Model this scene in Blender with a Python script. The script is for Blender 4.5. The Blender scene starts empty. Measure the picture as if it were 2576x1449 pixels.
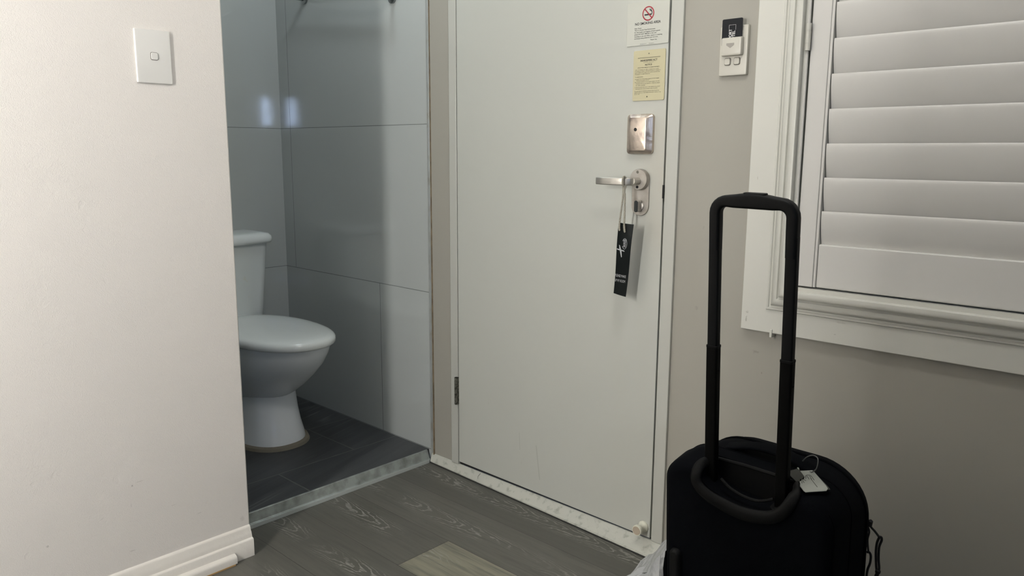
import bpy, bmesh, math, random
from mathutils import Vector, Matrix, Euler
random.seed(7)
sc = bpy.context.scene
col = sc.collection
PI = math.pi

# ------------------------------------------------------------------ camera, world, light, exposure
F_PX = 1957.17
yaw, pitch, roll = math.radians(-42.998), math.radians(-9.832), math.radians(0.328)
CAM = Vector((2.12493, -1.83916, 1.15062))
Fv = Vector((math.sin(yaw)*math.cos(pitch), math.cos(yaw)*math.cos(pitch), math.sin(pitch)))
Rv = Vector((math.cos(yaw), -math.sin(yaw), 0.0))
Uv = Rv.cross(Fv)
R2 = math.cos(roll)*Rv + math.sin(roll)*Uv
U2 = -math.sin(roll)*Rv + math.cos(roll)*Uv
cd = bpy.data.cameras.new('camera')
cd.sensor_fit = 'HORIZONTAL'; cd.sensor_width = 36.0
cd.lens = 36.0*F_PX/2576.0
cd.clip_start = 0.02
cam = bpy.data.objects.new('camera', cd); col.objects.link(cam)
m = Matrix((R2, U2, -Fv)).transposed().to_4x4(); m.translation = CAM
cam.matrix_world = m
sc.camera = cam

sc.view_settings.view_transform = 'Standard'
try: sc.view_settings.look = 'None'
except Exception: pass
sc.view_settings.gamma = 1.0
sc.view_settings.use_curve_mapping = False
sc.view_settings.exposure = 0.07

w = bpy.data.worlds.new('night_outside'); sc.world = w; w.use_nodes = True
w.node_tree.nodes['Background'].inputs[0].default_value = (0.02, 0.025, 0.035, 1)
w.node_tree.nodes['Background'].inputs[1].default_value = 1.0

def point_light(name, loc, power, radius, color):
    l = bpy.data.lights.new(name, 'POINT'); l.energy = power; l.shadow_soft_size = radius; l.color = color
    o = bpy.data.objects.new(name, l); o.location = loc; col.objects.link(o); return o
LAMP = Vector((1.02, -2.72, 1.42))
LAMP_R, LAMP_H, LAMP_L = 0.062, 0.92, 78.0        # glowing paper column of the floor lamp
CEIL = Vector((1.50, -0.86, 2.32))
point_light('ceiling_light_bulb', CEIL, 19, 0.13, (1.0, 0.985, 0.95))
point_light('bathroom_downlight_bulb', (-0.10, -0.36, 2.36), 10, 0.09, (0.86, 0.96, 1.0))

# ------------------------------------------------------------------ materials
def mat(name, color, rough=0.5, metal=0.0, spec=0.5, bump=None, vary=None, coat=0.0):
    m = bpy.data.materials.new(name); m.use_nodes = True
    nt = m.node_tree; b = nt.nodes['Principled BSDF']
    b.inputs['Base Color'].default_value = (*color, 1)
    b.inputs['Roughness'].default_value = rough
    b.inputs['Metallic'].default_value = metal
    b.inputs['Specular IOR Level'].default_value = spec
    b.inputs['Coat Weight'].default_value = coat
    tc = nt.nodes.new('ShaderNodeTexCoord')
    if bump:
        scale, dist, detail = bump
        n = nt.nodes.new('ShaderNodeTexNoise'); n.inputs['Scale'].default_value = scale; n.inputs['Detail'].default_value = detail
        nt.links.new(tc.outputs['Object'], n.inputs['Vector'])
        bp = nt.nodes.new('ShaderNodeBump'); bp.inputs['Distance'].default_value = dist; bp.inputs['Strength'].default_value = 1.0
        nt.links.new(n.outputs['Fac'], bp.inputs['Height']); nt.links.new(bp.outputs['Normal'], b.inputs['Normal'])
    if vary:
        scale, c2, lo, hi = vary
        n = nt.nodes.new('ShaderNodeTexNoise'); n.inputs['Scale'].default_value = scale; n.inputs['Detail'].default_value = 6
        nt.links.new(tc.outputs['Object'], n.inputs['Vector'])
        r = nt.nodes.new('ShaderNodeValToRGB')
        r.color_ramp.elements[0].position = lo; r.color_ramp.elements[0].color = (*c2, 1)
        r.color_ramp.elements[1].position = hi; r.color_ramp.elements[1].color = (*color, 1)
        nt.links.new(n.outputs['Fac'], r.inputs['Fac']); nt.links.new(r.outputs['Color'], b.inputs['Base Color'])
    return m

def glow(name, color, strength):
    m = bpy.data.materials.new(name); m.use_nodes = True; nt = m.node_tree
    b = nt.nodes['Principled BSDF']; b.inputs['Base Color'].default_value = (*color, 1)
    b.inputs['Emission Color'].default_value = (*color, 1); b.inputs['Emission Strength'].default_value = strength
    return m

class N:
    """tiny node-graph helper"""
    def __init__(s, m): s.m = m; s.nt = m.node_tree; s.b = s.nt.nodes['Principled BSDF']
    def new(s, t, **k):
        n = s.nt.nodes.new(t)
        for a, v in k.items(): setattr(n, a, v)
        return n
    def put(s, sock, v):
        if isinstance(v, bpy.types.NodeSocket): s.nt.links.new(v, sock)
        else: sock.default_value = v
    def math(s, op, a, b=0.0, c=0.0):
        n = s.new('ShaderNodeMath', operation=op)
        s.put(n.inputs[0], a); s.put(n.inputs[1], b); s.put(n.inputs[2], c)
        return n.outputs[0]
    def mix(s, f, a, b):
        n = s.new('ShaderNodeMix', data_type='RGBA')
        s.put(n.inputs[0], f); s.put(n.inputs[6], a); s.put(n.inputs[7], b)
        return n.outputs[2]
    def smooth(s, v, lo, hi):
        n = s.new('ShaderNodeMapRange', interpolation_type='SMOOTHSTEP')
        s.put(n.inputs[0], v); s.put(n.inputs[1], lo); s.put(n.inputs[2], hi)
        return n.outputs[0]
    def comb(s, x, y, z=0.0):
        n = s.new('ShaderNodeCombineXYZ'); s.put(n.inputs[0], x); s.put(n.inputs[1], y); s.put(n.inputs[2], z); return n.outputs[0]
    def noise(s, vec, scale, detail=3.0, rough=0.5, dist=0.0):
        n = s.new('ShaderNodeTexNoise'); s.put(n.inputs['Vector'], vec); n.inputs['Scale'].default_value = scale
        n.inputs['Detail'].default_value = detail; n.inputs['Roughness'].default_value = rough; n.inputs['Distortion'].default_value = dist
        return n.outputs['Fac']
    def white(s, vec):
        n = s.new('ShaderNodeTexWhiteNoise', noise_dimensions='2D'); s.put(n.inputs['Vector'], vec); return n.outputs['Value']
    def pos(s):
        g = s.new('ShaderNodeNewGeometry'); x = s.new('ShaderNodeSeparateXYZ'); s.nt.links.new(g.outputs['Position'], x.inputs[0])
        return g.outputs['Position'], x.outputs[0], x.outputs[1], x.outputs[2]
    def bump(s, h, dist, strength=1.0):
        n = s.new('ShaderNodeBump'); s.put(n.inputs['Height'], h); n.inputs['Distance'].default_value = dist; n.inputs['Strength'].default_value = strength
        s.nt.links.new(n.outputs['Normal'], s.b.inputs['Normal'])

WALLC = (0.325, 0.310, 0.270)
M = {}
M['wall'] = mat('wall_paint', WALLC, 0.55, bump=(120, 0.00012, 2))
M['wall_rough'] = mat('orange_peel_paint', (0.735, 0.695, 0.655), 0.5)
g = N(M['wall_rough']); P, X, Y, Z = g.pos()
a = g.noise(P, 400, 2, 0.55); b_ = g.noise(P, 130, 3, 0.5); c_ = g.smooth(g.noise(P, 22, 2), 0.69, 0.74)
g.bump(g.math('ADD', g.math('MULTIPLY_ADD', b_, 0.5, a), g.math('MULTIPLY', c_, -0.55)), 0.0009, 0.9)
M['ceiling'] = mat('ceiling_paint', (0.78, 0.77, 0.74), 0.7)
M['door'] = mat('door_paint', (0.475, 0.480, 0.440), 0.35)
g = N(M['door']); P, X, Y, Z = g.pos()
st = g.smooth(g.noise(g.comb(g.math('MULTIPLY', X, 9), g.math('MULTIPLY', Z, 3.5)), 3.0, 5, 0.6), 0.66, 0.80)
low = g.smooth(Z, 0.75, 0.1)
grime = g.smooth(g.noise(P, 7, 5, 0.6), 0.5, 0.8)
nearlock = g.math('MULTIPLY', g.smooth(X, 0.86, 0.96), g.math('MULTIPLY', g.smooth(Z, 0.8, 0.95), g.smooth(Z, 1.4, 1.15)))
c1 = g.mix(g.math('MULTIPLY', g.math('MULTIPLY', st, low), 0.35), (0.475, 0.480, 0.440, 1), (0.33, 0.30, 0.25, 1))
c2 = g.mix(g.math('MULTIPLY', g.math('MULTIPLY_ADD', grime, 0.6, 0.4), g.math('MULTIPLY', nearlock, 0.62)), c1, (0.44, 0.395, 0.32, 1))
# two long scuffs low on the door
def scuff(x0, z0, x1, z1, wdt):
    t = g.math('DIVIDE', g.math('SUBTRACT', Z, z0), z1-z0)
    inside = g.math('MULTIPLY', g.math('GREATER_THAN', t, 0.0), g.math('LESS_THAN', t, 1.0))
    dx = g.math('ABSOLUTE', g.math('SUBTRACT', X, g.math('MULTIPLY_ADD', t, x1-x0, x0)))
    return g.math('MULTIPLY', inside, g.smooth(dx, wdt, wdt*0.2))
sc1 = scuff(0.528, 0.205, 0.545, 0.09, 0.0035); sc2 = scuff(0.452, 0.23, 0.456, 0.17, 0.002)
c3 = g.mix(g.math('MULTIPLY', g.math('ADD', sc1, sc2), 0.30), c2, (0.22, 0.21, 0.18, 1))
g.put(g.b.inputs['Base Color'], c3); g.bump(g.noise(P, 45, 2), 0.0004, 0.5)
M['trim'] = mat('white_enamel', (0.58, 0.575, 0.525), 0.28, bump=(35, 0.0006, 2))
M['trim_white'] = mat('white_skirting_enamel', (0.70, 0.665, 0.615), 0.32, bump=(40, 0.0010, 3))
def marks(key, base, col_, spots, axis='x'):
    """small scuffs and dents with a shape of their own: (u, z, half width, half height, strength)"""
    g = N(M[key]); P, X, Y, Z = g.pos(); U = X if axis == 'x' else Y; tot = None
    wob = g.math('MULTIPLY', g.math('SUBTRACT', g.noise(P, 90, 3, 0.6), 0.5), 2.4)
    for u, z, a, b, k in spots:
        du = g.math('DIVIDE', g.math('SUBTRACT', U, u), a); dz = g.math('DIVIDE', g.math('SUBTRACT', Z, z), b)
        d = g.math('ADD', g.math('SQRT', g.math('ADD', g.math('MULTIPLY', du, du), g.math('MULTIPLY', dz, dz))), wob)
        m_ = g.math('MULTIPLY', g.smooth(d, 1.0, 0.3), k)
        tot = m_ if tot is None else g.math('MAXIMUM', tot, m_)
    g.put(g.b.inputs['Base Color'], g.mix(tot, (*base, 1), (*col_, 1)))
marks('trim', (0.58, 0.575, 0.525), (0.24, 0.23, 0.19), [(1.2432, .757, .006, .006, .55), (1.2412, .738, .003, .010, .6), (1.2498, 1.092, .0012, .006, .7), (1.476, .765, .020, .002, .25), (1.4644, .735, .004, .002, .4)])
marks('wall', WALLC, (0.15, 0.14, 0.115), [(1.262, .6535, .010, .006, .35), (1.2826, .602, .002, .004, .55), (1.0884, .742, .006, .009, .22), (1.0983, .96, .005, .006, .15)])
marks('wall_rough', (0.735, 0.695, 0.655), (0.36, 0.33, 0.30), [(-1.1284, .306, .003, .004, .7), (-1.110, .312, .012, .0012, .35), (-1.1351, .256, .0015, .008, .3), (-1.1395, .1315, .010, .002, .3), (-1.027, .219, .008, .002, .25), (-1.3309, .217, .003, .003, .5), (-.8371, .1113, .008, .008, .2), (-.9623, .1724, .010, .0014, .4)], 'y')
M['frame'] = mat('frame_enamel', (0.460, 0.460, 0.42), 0.3, bump=(30, 0.0006, 2))
M['shutter'] = mat('shutter_white', (0.610, 0.598, 0.570), 0.42, bump=(60, 0.0002, 2))
M['sill'] = mat('worn_painted_sill', (0.45, 0.45, 0.40), 0.5, bump=(55, 0.0014, 4), vary=(45, (0.30, 0.30, 0.26), 0.30, 0.46))
M['alu'] = mat('brushed_aluminium', (0.34, 0.37, 0.355), 0.42, metal=0.45, vary=(26, (0.20, 0.215, 0.20), 0.32, 0.6), bump=(90, 0.0004, 3))
M['alu_lip'] = mat('pale_metal_lip', (0.42, 0.45, 0.43), 0.5, bump=(90, 0.0003, 2))
M['alu_trim'] = mat('aluminium_tile_trim', (0.44, 0.46, 0.45), 0.35, metal=0.4, vary=(14, (0.34, 0.31, 0.25), 0.28, 0.5))
M['sealant'] = mat('aged_sealant', (0.20, 0.15, 0.09), 0.7, vary=(30, (0.11, 0.08, 0.05), 0.35, 0.6))
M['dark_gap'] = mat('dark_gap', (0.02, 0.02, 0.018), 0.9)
M['steel'] = mat('satin_steel', (0.47, 0.445, 0.41), 0.46, metal=0.9, vary=(40, (0.38, 0.35, 0.31), 0.3, 0.6))
M['steel_bright'] = mat('handle_steel', (0.52, 0.50, 0.46), 0.40, metal=0.9)
M['steel_worn'] = mat('tarnished_cover_plate', (0.58, 0.50, 0.43), 0.30, metal=0.85, vary=(28, (0.33, 0.27, 0.24), 0.34, 0.52), bump=(60, 0.0012, 3))
M['hole'] = mat('black_hole', (0.005, 0.005, 0.005), 0.7)
M['black_plastic'] = mat('black_thumb_turn', (0.015, 0.018, 0.017), 0.45)
M['hinge_dark'] = mat('aged_hinge_steel', (0.16, 0.155, 0.13), 0.45, metal=0.7, vary=(120, (0.05, 0.05, 0.04), 0.4, 0.55))
M['hinge_paint'] = mat('painted_hinge', (0.56, 0.55, 0.50), 0.4)
M['switch'] = mat('switch_plastic', (0.70, 0.685, 0.655), 0.28)
M['switch_warm'] = mat('card_switch_plastic', (0.52, 0.50, 0.44), 0.33)
M['switch_gap'] = mat('switch_shadow_gap', (0.16, 0.14, 0.12), 0.7)
M['arrow'] = mat('grey_arrow_print', (0.30, 0.28, 0.25), 0.5)
M['card'] = mat('black_key_card', (0.010, 0.011, 0.014), 0.4, spec=0.15)
M['card_print'] = mat('white_card_print', (0.62, 0.61, 0.60), 0.5)
M['paper'] = mat('white_sign_plastic', (0.515, 0.518, 0.465), 0.25)
M['yellow'] = mat('cream_notice_plastic', (0.505, 0.462, 0.300), 0.3)
M['ink'] = mat('black_ink', (0.02, 0.02, 0.022), 0.6)
M['ink_soft'] = mat('small_ink', (0.055, 0.055, 0.045), 0.6)
M['red'] = mat('red_ink', (0.32, 0.015, 0.03), 0.5)
M['tag'] = mat('black_leatherette', (0.006, 0.008, 0.008), 0.32, spec=0.10, bump=(25, 0.0015, 2))
M['tag_print'] = mat('silver_print', (0.42, 0.43, 0.44), 0.5)
M['cord'] = mat('silver_grey_cord', (0.36, 0.34, 0.28), 0.6)
M['rubber'] = mat('door_stop_rubber', (0.42, 0.35, 0.27), 0.7)
M['stop'] = mat('door_stop_plastic', (0.66, 0.65, 0.55), 0.35)
M['porcelain'] = mat('grey_white_porcelain', (0.74, 0.77, 0.79), 0.24, coat=0.0)
M['seat'] = mat('toilet_seat_plastic', (0.70, 0.73, 0.72), 0.15)
M['cist'] = mat('cistern_plastic', (0.68, 0.71, 0.70), 0.26, vary=(9, (0.66, 0.66, 0.58), 0.28, 0.34))
M['mortar'] = mat('mortar_bed', (0.20, 0.18, 0.14), 0.9, bump=(60, 0.003, 4))
M['chrome'] = mat('chrome', (0.35, 0.36, 0.37), 0.15, metal=1.0)
M['fabric'] = mat('black_suitcase_fabric', (0.0016, 0.0020, 0.0032), 0.9, spec=0.08, bump=(900, 0.0002, 2))
M['fabric2'] = mat('black_suitcase_side_fabric', (0.0013, 0.0016, 0.0024), 0.9, spec=0.06)
M['case_plastic'] = mat('black_moulded_plastic', (0.0045, 0.0045, 0.0045), 0.6, spec=0.14)
M['case_metal'] = mat('black_anodised_tube', (0.0014, 0.0014, 0.0013), 0.5, spec=0.10)
M['grip'] = mat('soft_black_grip', (0.0020, 0.0027, 0.0032), 0.5, spec=0.18)
M['cord_black'] = mat('black_pull_cord', (0.004, 0.004, 0.004), 0.7)
M['label'] = mat('white_luggage_label', (0.31, 0.322, 0.288), 0.45, bump=(120, 0.0006, 3))
M['wire'] = mat('grey_wire_loop', (0.13, 0.13, 0.125), 0.3, metal=0.4)
M['torn'] = mat('dark_torn_sleeve', (0.028, 0.028, 0.022), 0.7)
M['poly'] = mat('crumpled_white_plastic', (0.34, 0.345, 0.35), 0.25, bump=(24, 0.016, 3))
M['wood_edge'] = mat('raw_timber_edge', (0.42, 0.26, 0.11), 0.6)
M['shade'] = mat('lamp_shade_fabric', (0.75, 0.68, 0.55), 0.8)
M['bronze'] = mat('dark_lamp_metal', (0.05, 0.045, 0.04), 0.4, metal=0.8)
M['paper_glow'] = glow('glowing_paper', (1.0, 0.985, 0.945), LAMP_L)
M['blue_glow'] = glow('dusk_sky_glass', (0.55, 0.70, 1.0), 80.0)

# wall tiles of the bathroom: glossy grey-white, 600 mm high courses
def tile_wall(name, axis, off):
    m_ = mat(name, (0.425, 0.445, 0.432), 0.05, spec=0.95)
    g = N(m_); P, X, Y, Z = g.pos()
    U = X if axis == 'x' else Y
    zz = g.math('DIVIDE', g.math('SUBTRACT', Z, 0.046), 0.602)
    row = g.math('FLOOR', zz); fz = g.math('FRACT', zz)
    dz = g.math('MULTIPLY', g.math('MINIMUM', fz, g.math('SUBTRACT', 1.0, fz)), 0.602)
    uu = g.math('DIVIDE', g.math('ADD', g.math('SUBTRACT', U, off), g.math('MULTIPLY', g.math('MINIMUM', g.math('MAXIMUM', row, 0.0), 1.0), 0.6)), 1.2)
    fu = g.math('FRACT', uu)
    du = g.math('MULTIPLY', g.math('MINIMUM', fu, g.math('SUBTRACT', 1.0, fu)), 1.2)
    d = g.math('MINIMUM', dz, du)
    line = g.smooth(d, 0.0016, 0.0008)
    colr = g.mix(line, (0.425, 0.445, 0.432, 1), (0.17, 0.18, 0.17, 1))
    g.put(g.b.inputs['Base Color'], colr)
    wav = g.noise(P, 3.2, 1.5, 0.4)
    g.bump(g.math('MULTIPLY_ADD', line, -0.4, g.math('MULTIPLY', wav, 1.0)), 0.0016, 0.4)
    return m_
M['tile_x'] = tile_wall('bath_tile_side', 'x', -0.296)
M['tile_y'] = tile_wall('bath_tile_back', 'y', -0.90)

# dark slate floor tiles with pale veins
M['slate'] = mat('slate_floor_tile', (0.045, 0.048, 0.05), 0.5)
g = N(M['slate']); P, X, Y, Z = g.pos()
vx = g.math('DIVIDE', g.math('ADD', X, 0.525), 0.312); colx = g.math('FLOOR', vx); fx = g.math('FRACT', vx)
vy = g.math('ADD', g.math('DIVIDE', g.math('ADD', Y, 0.2015), 0.636), g.math('MULTIPLY', g.math('MODULO', g.math('ABSOLUTE', colx), 2.0), 0.5))
fy = g.math('FRACT', vy); rowi = g.math('FLOOR', vy); vx2 = vx
dx = g.math('MULTIPLY', g.math('MINIMUM', fx, g.math('SUBTRACT', 1.0, fx)), 0.312)
dy = g.math('MULTIPLY', g.math('MINIMUM', fy, g.math('SUBTRACT', 1.0, fy)), 0.636)
gr = g.smooth(g.math('MINIMUM', dx, dy), 0.0032, 0.0016)
tid = g.white(g.comb(g.math('FLOOR', vx2), rowi))
# veins: thin ridges of warped noise, running diagonally
q = g.comb(g.math('ADD', g.math('MULTIPLY', X, 0.75), g.math('MULTIPLY', Y, 0.15)), g.math('MULTIPLY_ADD', X, 2.9, g.math('MULTIPLY', Y, 0.9)), g.math('MULTIPLY', tid, 7.0))
nv = g.noise(q, 3.0, 4, 0.55, 0.6)
ridge = g.smooth(g.math('ABSOLUTE', g.math('SUBTRACT', nv, 0.5)), 0.018, 0.0)
ridge = g.math('MULTIPLY', ridge, g.smooth(g.noise(P, 5.0, 2), 0.47, 0.62))
base = g.mix(g.smooth(g.noise(q, 5, 5, 0.6), 0.3, 0.7), (0.032, 0.034, 0.037, 1), (0.054, 0.057, 0.060, 1))
cc = g.mix(g.math('MULTIPLY', ridge, 0.50), base, (0.20, 0.20, 0.20, 1))
cc = g.mix(g.math('MULTIPLY', gr, 0.8), cc, (0.105, 0.105, 0.10, 1))
g.put(g.b.inputs['Base Color'], cc); g.bump(g.math('MULTIPLY_ADD', gr, -0.6, g.noise(q, 18, 4)), 0.0012, 0.6)

# vinyl planks running along the door wall
M['plank'] = mat('grey_oak_vinyl_plank', (0.12, 0.12, 0.11), 0.42)
g = N(M['plank']); P, X, Y, Z = g.pos()
vy = g.math('DIVIDE', g.math('ADD', Y, 0.568), 0.1925); row = g.math('FLOOR', vy); fy = g.math('FRACT', vy)
isl = g.math('LESS_THAN', g.math('ABSOLUTE', row), 0.5)
rr = g.math('MULTIPLY', g.math('MULTIPLY_ADD', g.white(g.comb(row, 3.7)), 0.07, 0.49), g.math('SUBTRACT', 1.0, isl))
vx = g.math('DIVIDE', g.math('ADD', g.math('SUBTRACT', X, 0.504), g.math('MULTIPLY', rr, 1.2)), 1.22)
pid = g.math('FLOOR', vx); fx = g.math('FRACT', vx)
dy = g.math('MULTIPLY', g.math('MINIMUM', fy, g.math('SUBTRACT', 1.0, fy)), 0.1925)
dx = g.math('MULTIPLY', g.math('MINIMUM', fx, g.math('SUBTRACT', 1.0, fx)), 1.22)
seam = g.smooth(g.math('MINIMUM', dx, dy), 0.0014, 0.0004)
rnd = g.white(g.comb(row, pid)); rnd2 = g.white(g.comb(g.math('ADD', row, 31.3), g.math('ADD', pid, 5.1)))
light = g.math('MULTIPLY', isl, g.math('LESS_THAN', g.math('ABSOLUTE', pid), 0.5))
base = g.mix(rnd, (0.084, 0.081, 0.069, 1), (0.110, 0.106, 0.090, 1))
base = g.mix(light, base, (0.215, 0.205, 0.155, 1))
off = g.math('MULTIPLY', rnd2, 9.0)
gv = g.comb(g.math('ADD', g.math('MULTIPLY', X, 2.2), off), g.math('MULTIPLY', Y, 34.0), off)
grain = g.noise(gv, 2.6, 6, 0.62, 0.3)
fine = g.noise(g.comb(g.math('MULTIPLY', X, 6.0), g.math('MULTIPLY', Y, 260.0), off), 2.0, 3, 0.6)
# cathedral figure in the middle of each plank
yc = g.math('MULTIPLY', g.math('SUBTRACT', fy, g.math('MULTIPLY_ADD', rnd2, 0.25, 0.38)), 0.1925)
wob = g.noise(g.comb(g.math('MULTIPLY', X, 5.0), g.math('MULTIPLY', Y, 16.0), off), 2.2, 3, 0.55)
ff = g.math('ADD', g.math('MULTIPLY', X, 34.0), g.math('ADD', g.math('MULTIPLY', g.math('MULTIPLY', yc, yc), 5200.0), g.math('MULTIPLY', wob, 8.0)))
ring = g.math('SINE', g.math('MULTIPLY', ff, 2.6))
rl = g.smooth(ring, 0.45, 0.95)
mk = g.math('MULTIPLY', g.smooth(g.math('ABSOLUTE', yc), 0.048, 0.018), g.smooth(g.noise(g.comb(g.math('MULTIPLY', X, 1.0), g.math('MULTIPLY', Y, 1.5), off), 3.1, 2), 0.36, 0.50))
mk = g.math('MULTIPLY', mk, g.smooth(fine, 0.3, 0.6))
cc = g.mix(g.smooth(grain, 0.18, 0.66), (0.066, 0.065, 0.056, 1), base)
cc = g.mix(g.math('MULTIPLY', fine, 0.25), cc, base)
cc = g.mix(g.math('MULTIPLY', g.math('MULTIPLY', rl, mk), 0.75), cc, (0.30, 0.295, 0.265, 1))
cc = g.mix(seam, cc, (0.045, 0.042, 0.037, 1))
g.put(g.b.inputs['Base Color'], cc)
g.bump(g.math('MULTIPLY_ADD', seam, -1.0, g.math('MULTIPLY', grain, 0.3)), 0.0008, 0.5)

# ------------------------------------------------------------------ geometry helpers
def root(name, loc=(0, 0, 0), rot=None, label=None, cat=None, group=None, kind=None):
    o = bpy.data.objects.new(name, None); col.objects.link(o); o.empty_display_size = 0.05
    o.location = loc
    if rot: o.rotation_euler = rot
    o['base'] = list(loc)
    tag(o, label, cat, group, kind); return o
def tag(o, label=None, cat=None, group=None, kind=None):
    if label: o['label'] = label
    if cat: o['category'] = cat
    if group: o['group'] = group
    if kind: o['kind'] = kind
    return o
def obj(name, bm, material, parent=None, local=False, bevel=0.0, seg=2, smooth=True, ang=35, subsurf=0, label=None, recalc=True):
    """links a bmesh as one mesh object. Vertices come in world coordinates unless local=True."""
    if recalc: bmesh.ops.recalc_face_normals(bm, faces=bm.faces)
    me = bpy.data.meshes.new(name); bm.to_mesh(me); bm.free()
    mats = material if isinstance(material, (list, tuple)) else [material]
    for k in mats: me.materials.append(M[k] if isinstance(k, str) else k)
    o = bpy.data.objects.new(name, me); col.objects.link(o)
    if parent is not None:
        p = parent
        while p.parent: p = p.parent
        if not local: me.transform(Matrix.Translation(-Vector(p.location)))
        o.parent = parent
    elif not local:
        vs = [v.co for v in me.vertices]
        c = sum(vs, Vector())/len(vs); c.z = min(v.z for v in vs)
        me.transform(Matrix.Translation(-c)); o.location = c
    if smooth:
        for p_ in me.polygons: p_.use_smooth = True
        me.set_sharp_from_angle(angle=math.radians(ang))
    if bevel:
        b = o.modifiers.new('bevel', 'BEVEL'); b.width = bevel; b.segments = seg; b.limit_method = 'ANGLE'; b.angle_limit = math.radians(40); b.harden_normals = False
    if subsurf:
        s = o.modifiers.new('subsurf', 'SUBSURF'); s.levels = subsurf; s.render_levels = subsurf
    if label: o['label'] = label
    return o
def box(bm, x0, x1, y0, y1, z0, z1, mi=0):
    v = [bm.verts.new(p) for p in [(x0,y0,z0),(x1,y0,z0),(x1,y1,z0),(x0,y1,z0),(x0,y0,z1),(x1,y0,z1),(x1,y1,z1),(x0,y1,z1)]]
    for f in [(0,3,2,1),(4,5,6,7),(0,1,5,4),(1,2,6,5),(2,3,7,6),(3,0,4,7)]:
        bm.faces.new([v[i] for i in f]).material_index = mi
def B(*a):
    bm = bmesh.new(); box(bm, *a); return bm
def frame_of(d):
    d = d.normalized(); h = Vector((0, 0, 1)) if abs(d.z) < 0.9 else Vector((1, 0, 0))
    a = d.cross(h).normalized(); return a, d.cross(a).normalized()
def tube(bm, pts, r, seg=10, closed=False, flat=(1, 1), ref=None, caps=True):
    pts = [Vector(p) for p in pts]; rings = []; n = len(pts)
    rs = r if isinstance(r, (list, tuple)) else [r]*n
    pa = None
    for i, p in enumerate(pts):
        if closed: d = pts[(i+1) % n]-pts[(i-1) % n]
        else: d = pts[min(i+1, n-1)]-pts[max(i-1, 0)]
        d.normalize()
        if ref is not None: a = Vector(ref)-d*Vector(ref).dot(d); a.normalize()
        elif pa is None: a = frame_of(d)[0]
        else: a = pa-d*pa.dot(d); a.normalize()
        pa = a; b = d.cross(a)
        rings.append([bm.verts.new(p+(a*math.cos(t)*flat[0]+b*math.sin(t)*flat[1])*rs[i]) for t in [2*PI*k/seg for k in range(seg)]])
    m_ = n if closed else n-1
    for i in range(m_):
        A, Bq = rings[i], rings[(i+1) % n]
        for k in range(seg): bm.faces.new((A[k], A[(k+1) % seg], Bq[(k+1) % seg], Bq[k]))
    if not closed and caps:
        bm.faces.new(rings[0]); bm.faces.new(rings[-1][::-1])
    return bm
def T(*a, **k): return tube(bmesh.new(), *a, **k)
def prism(bm, poly, fn, d0, d1):
    """poly of 2-D points, fn(a,b,d)->3-D point"""
    A = [bm.verts.new(fn(x, y, d0)) for x, y in poly]; Bq = [bm.verts.new(fn(x, y, d1)) for x, y in poly]
    bm.faces.new(A); bm.faces.new(Bq[::-1]); n = len(poly)
    for i in range(n): bm.faces.new((A[i], Bq[i], Bq[(i+1) % n], A[(i+1) % n]))
    return bm
def rrect(w_, h_, r, cx=0, cy=0, n=6):
    out = []
    rr_ = r if isinstance(r, (list, tuple)) else [r]*4   # tr, tl, bl, br
    for k, (sx, sy) in enumerate([(1, 1), (-1, 1), (-1, -1), (1, -1)]):
        q = rr_[k]
        for i in range(n+1):
            t = PI/2*k + PI/2*i/n
            out.append((cx+sx*(w_/2-q)+q*math.cos(t), cy+sy*(h_/2-q)+q*math.sin(t)))
    return out
def loft(bm, rings, cap=True):
    R = [[bm.verts.new(p) for p in r] for r in rings]
    n = len(R[0])
    for i in range(len(R)-1):
        for k in range(n): bm.faces.new((R[i][k], R[i][(k+1) % n], R[i+1][(k+1) % n], R[i+1][k]))
    if cap: bm.faces.new(R[0][::-1]); bm.faces.new(R[-1])
    return bm
def lathe(prof, axis_o, ax, seg=28):
    """prof: list of (r, h) along direction ax from axis_o"""
    ax = Vector(ax).normalized(); a, b = frame_of(ax); o = Vector(axis_o); bm = bmesh.new()
    rings = [[o+ax*h+(a*math.cos(t)+b*math.sin(t))*max(r, 1e-5) for t in [2*PI*k/seg for k in range(seg)]] for r, h in prof]
    return loft(bm, rings)
def curve_pts(ctrl, n=6, closed=False):
    """Catmull-Rom through control points"""
    c = [Vector(p) for p in ctrl]; out = []; m_ = len(c)
    rng = range(m_) if closed else range(m_-1)
    for i in rng:
        if closed: p0, p1, p2, p3 = c[(i-1) % m_], c[i], c[(i+1) % m_], c[(i+2) % m_]
        else: p0, p1, p2, p3 = c[max(i-1, 0)], c[i], c[i+1], c[min(i+2, m_-1)]
        for k in range(n):
            t = k/n
            out.append(0.5*((2*p1)+(-p0+p2)*t+(2*p0-5*p1+4*p2-p3)*t*t+(-p0+3*p1-3*p2+p3)*t**3))
    if not closed: out.append(c[-1])
    return out
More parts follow.
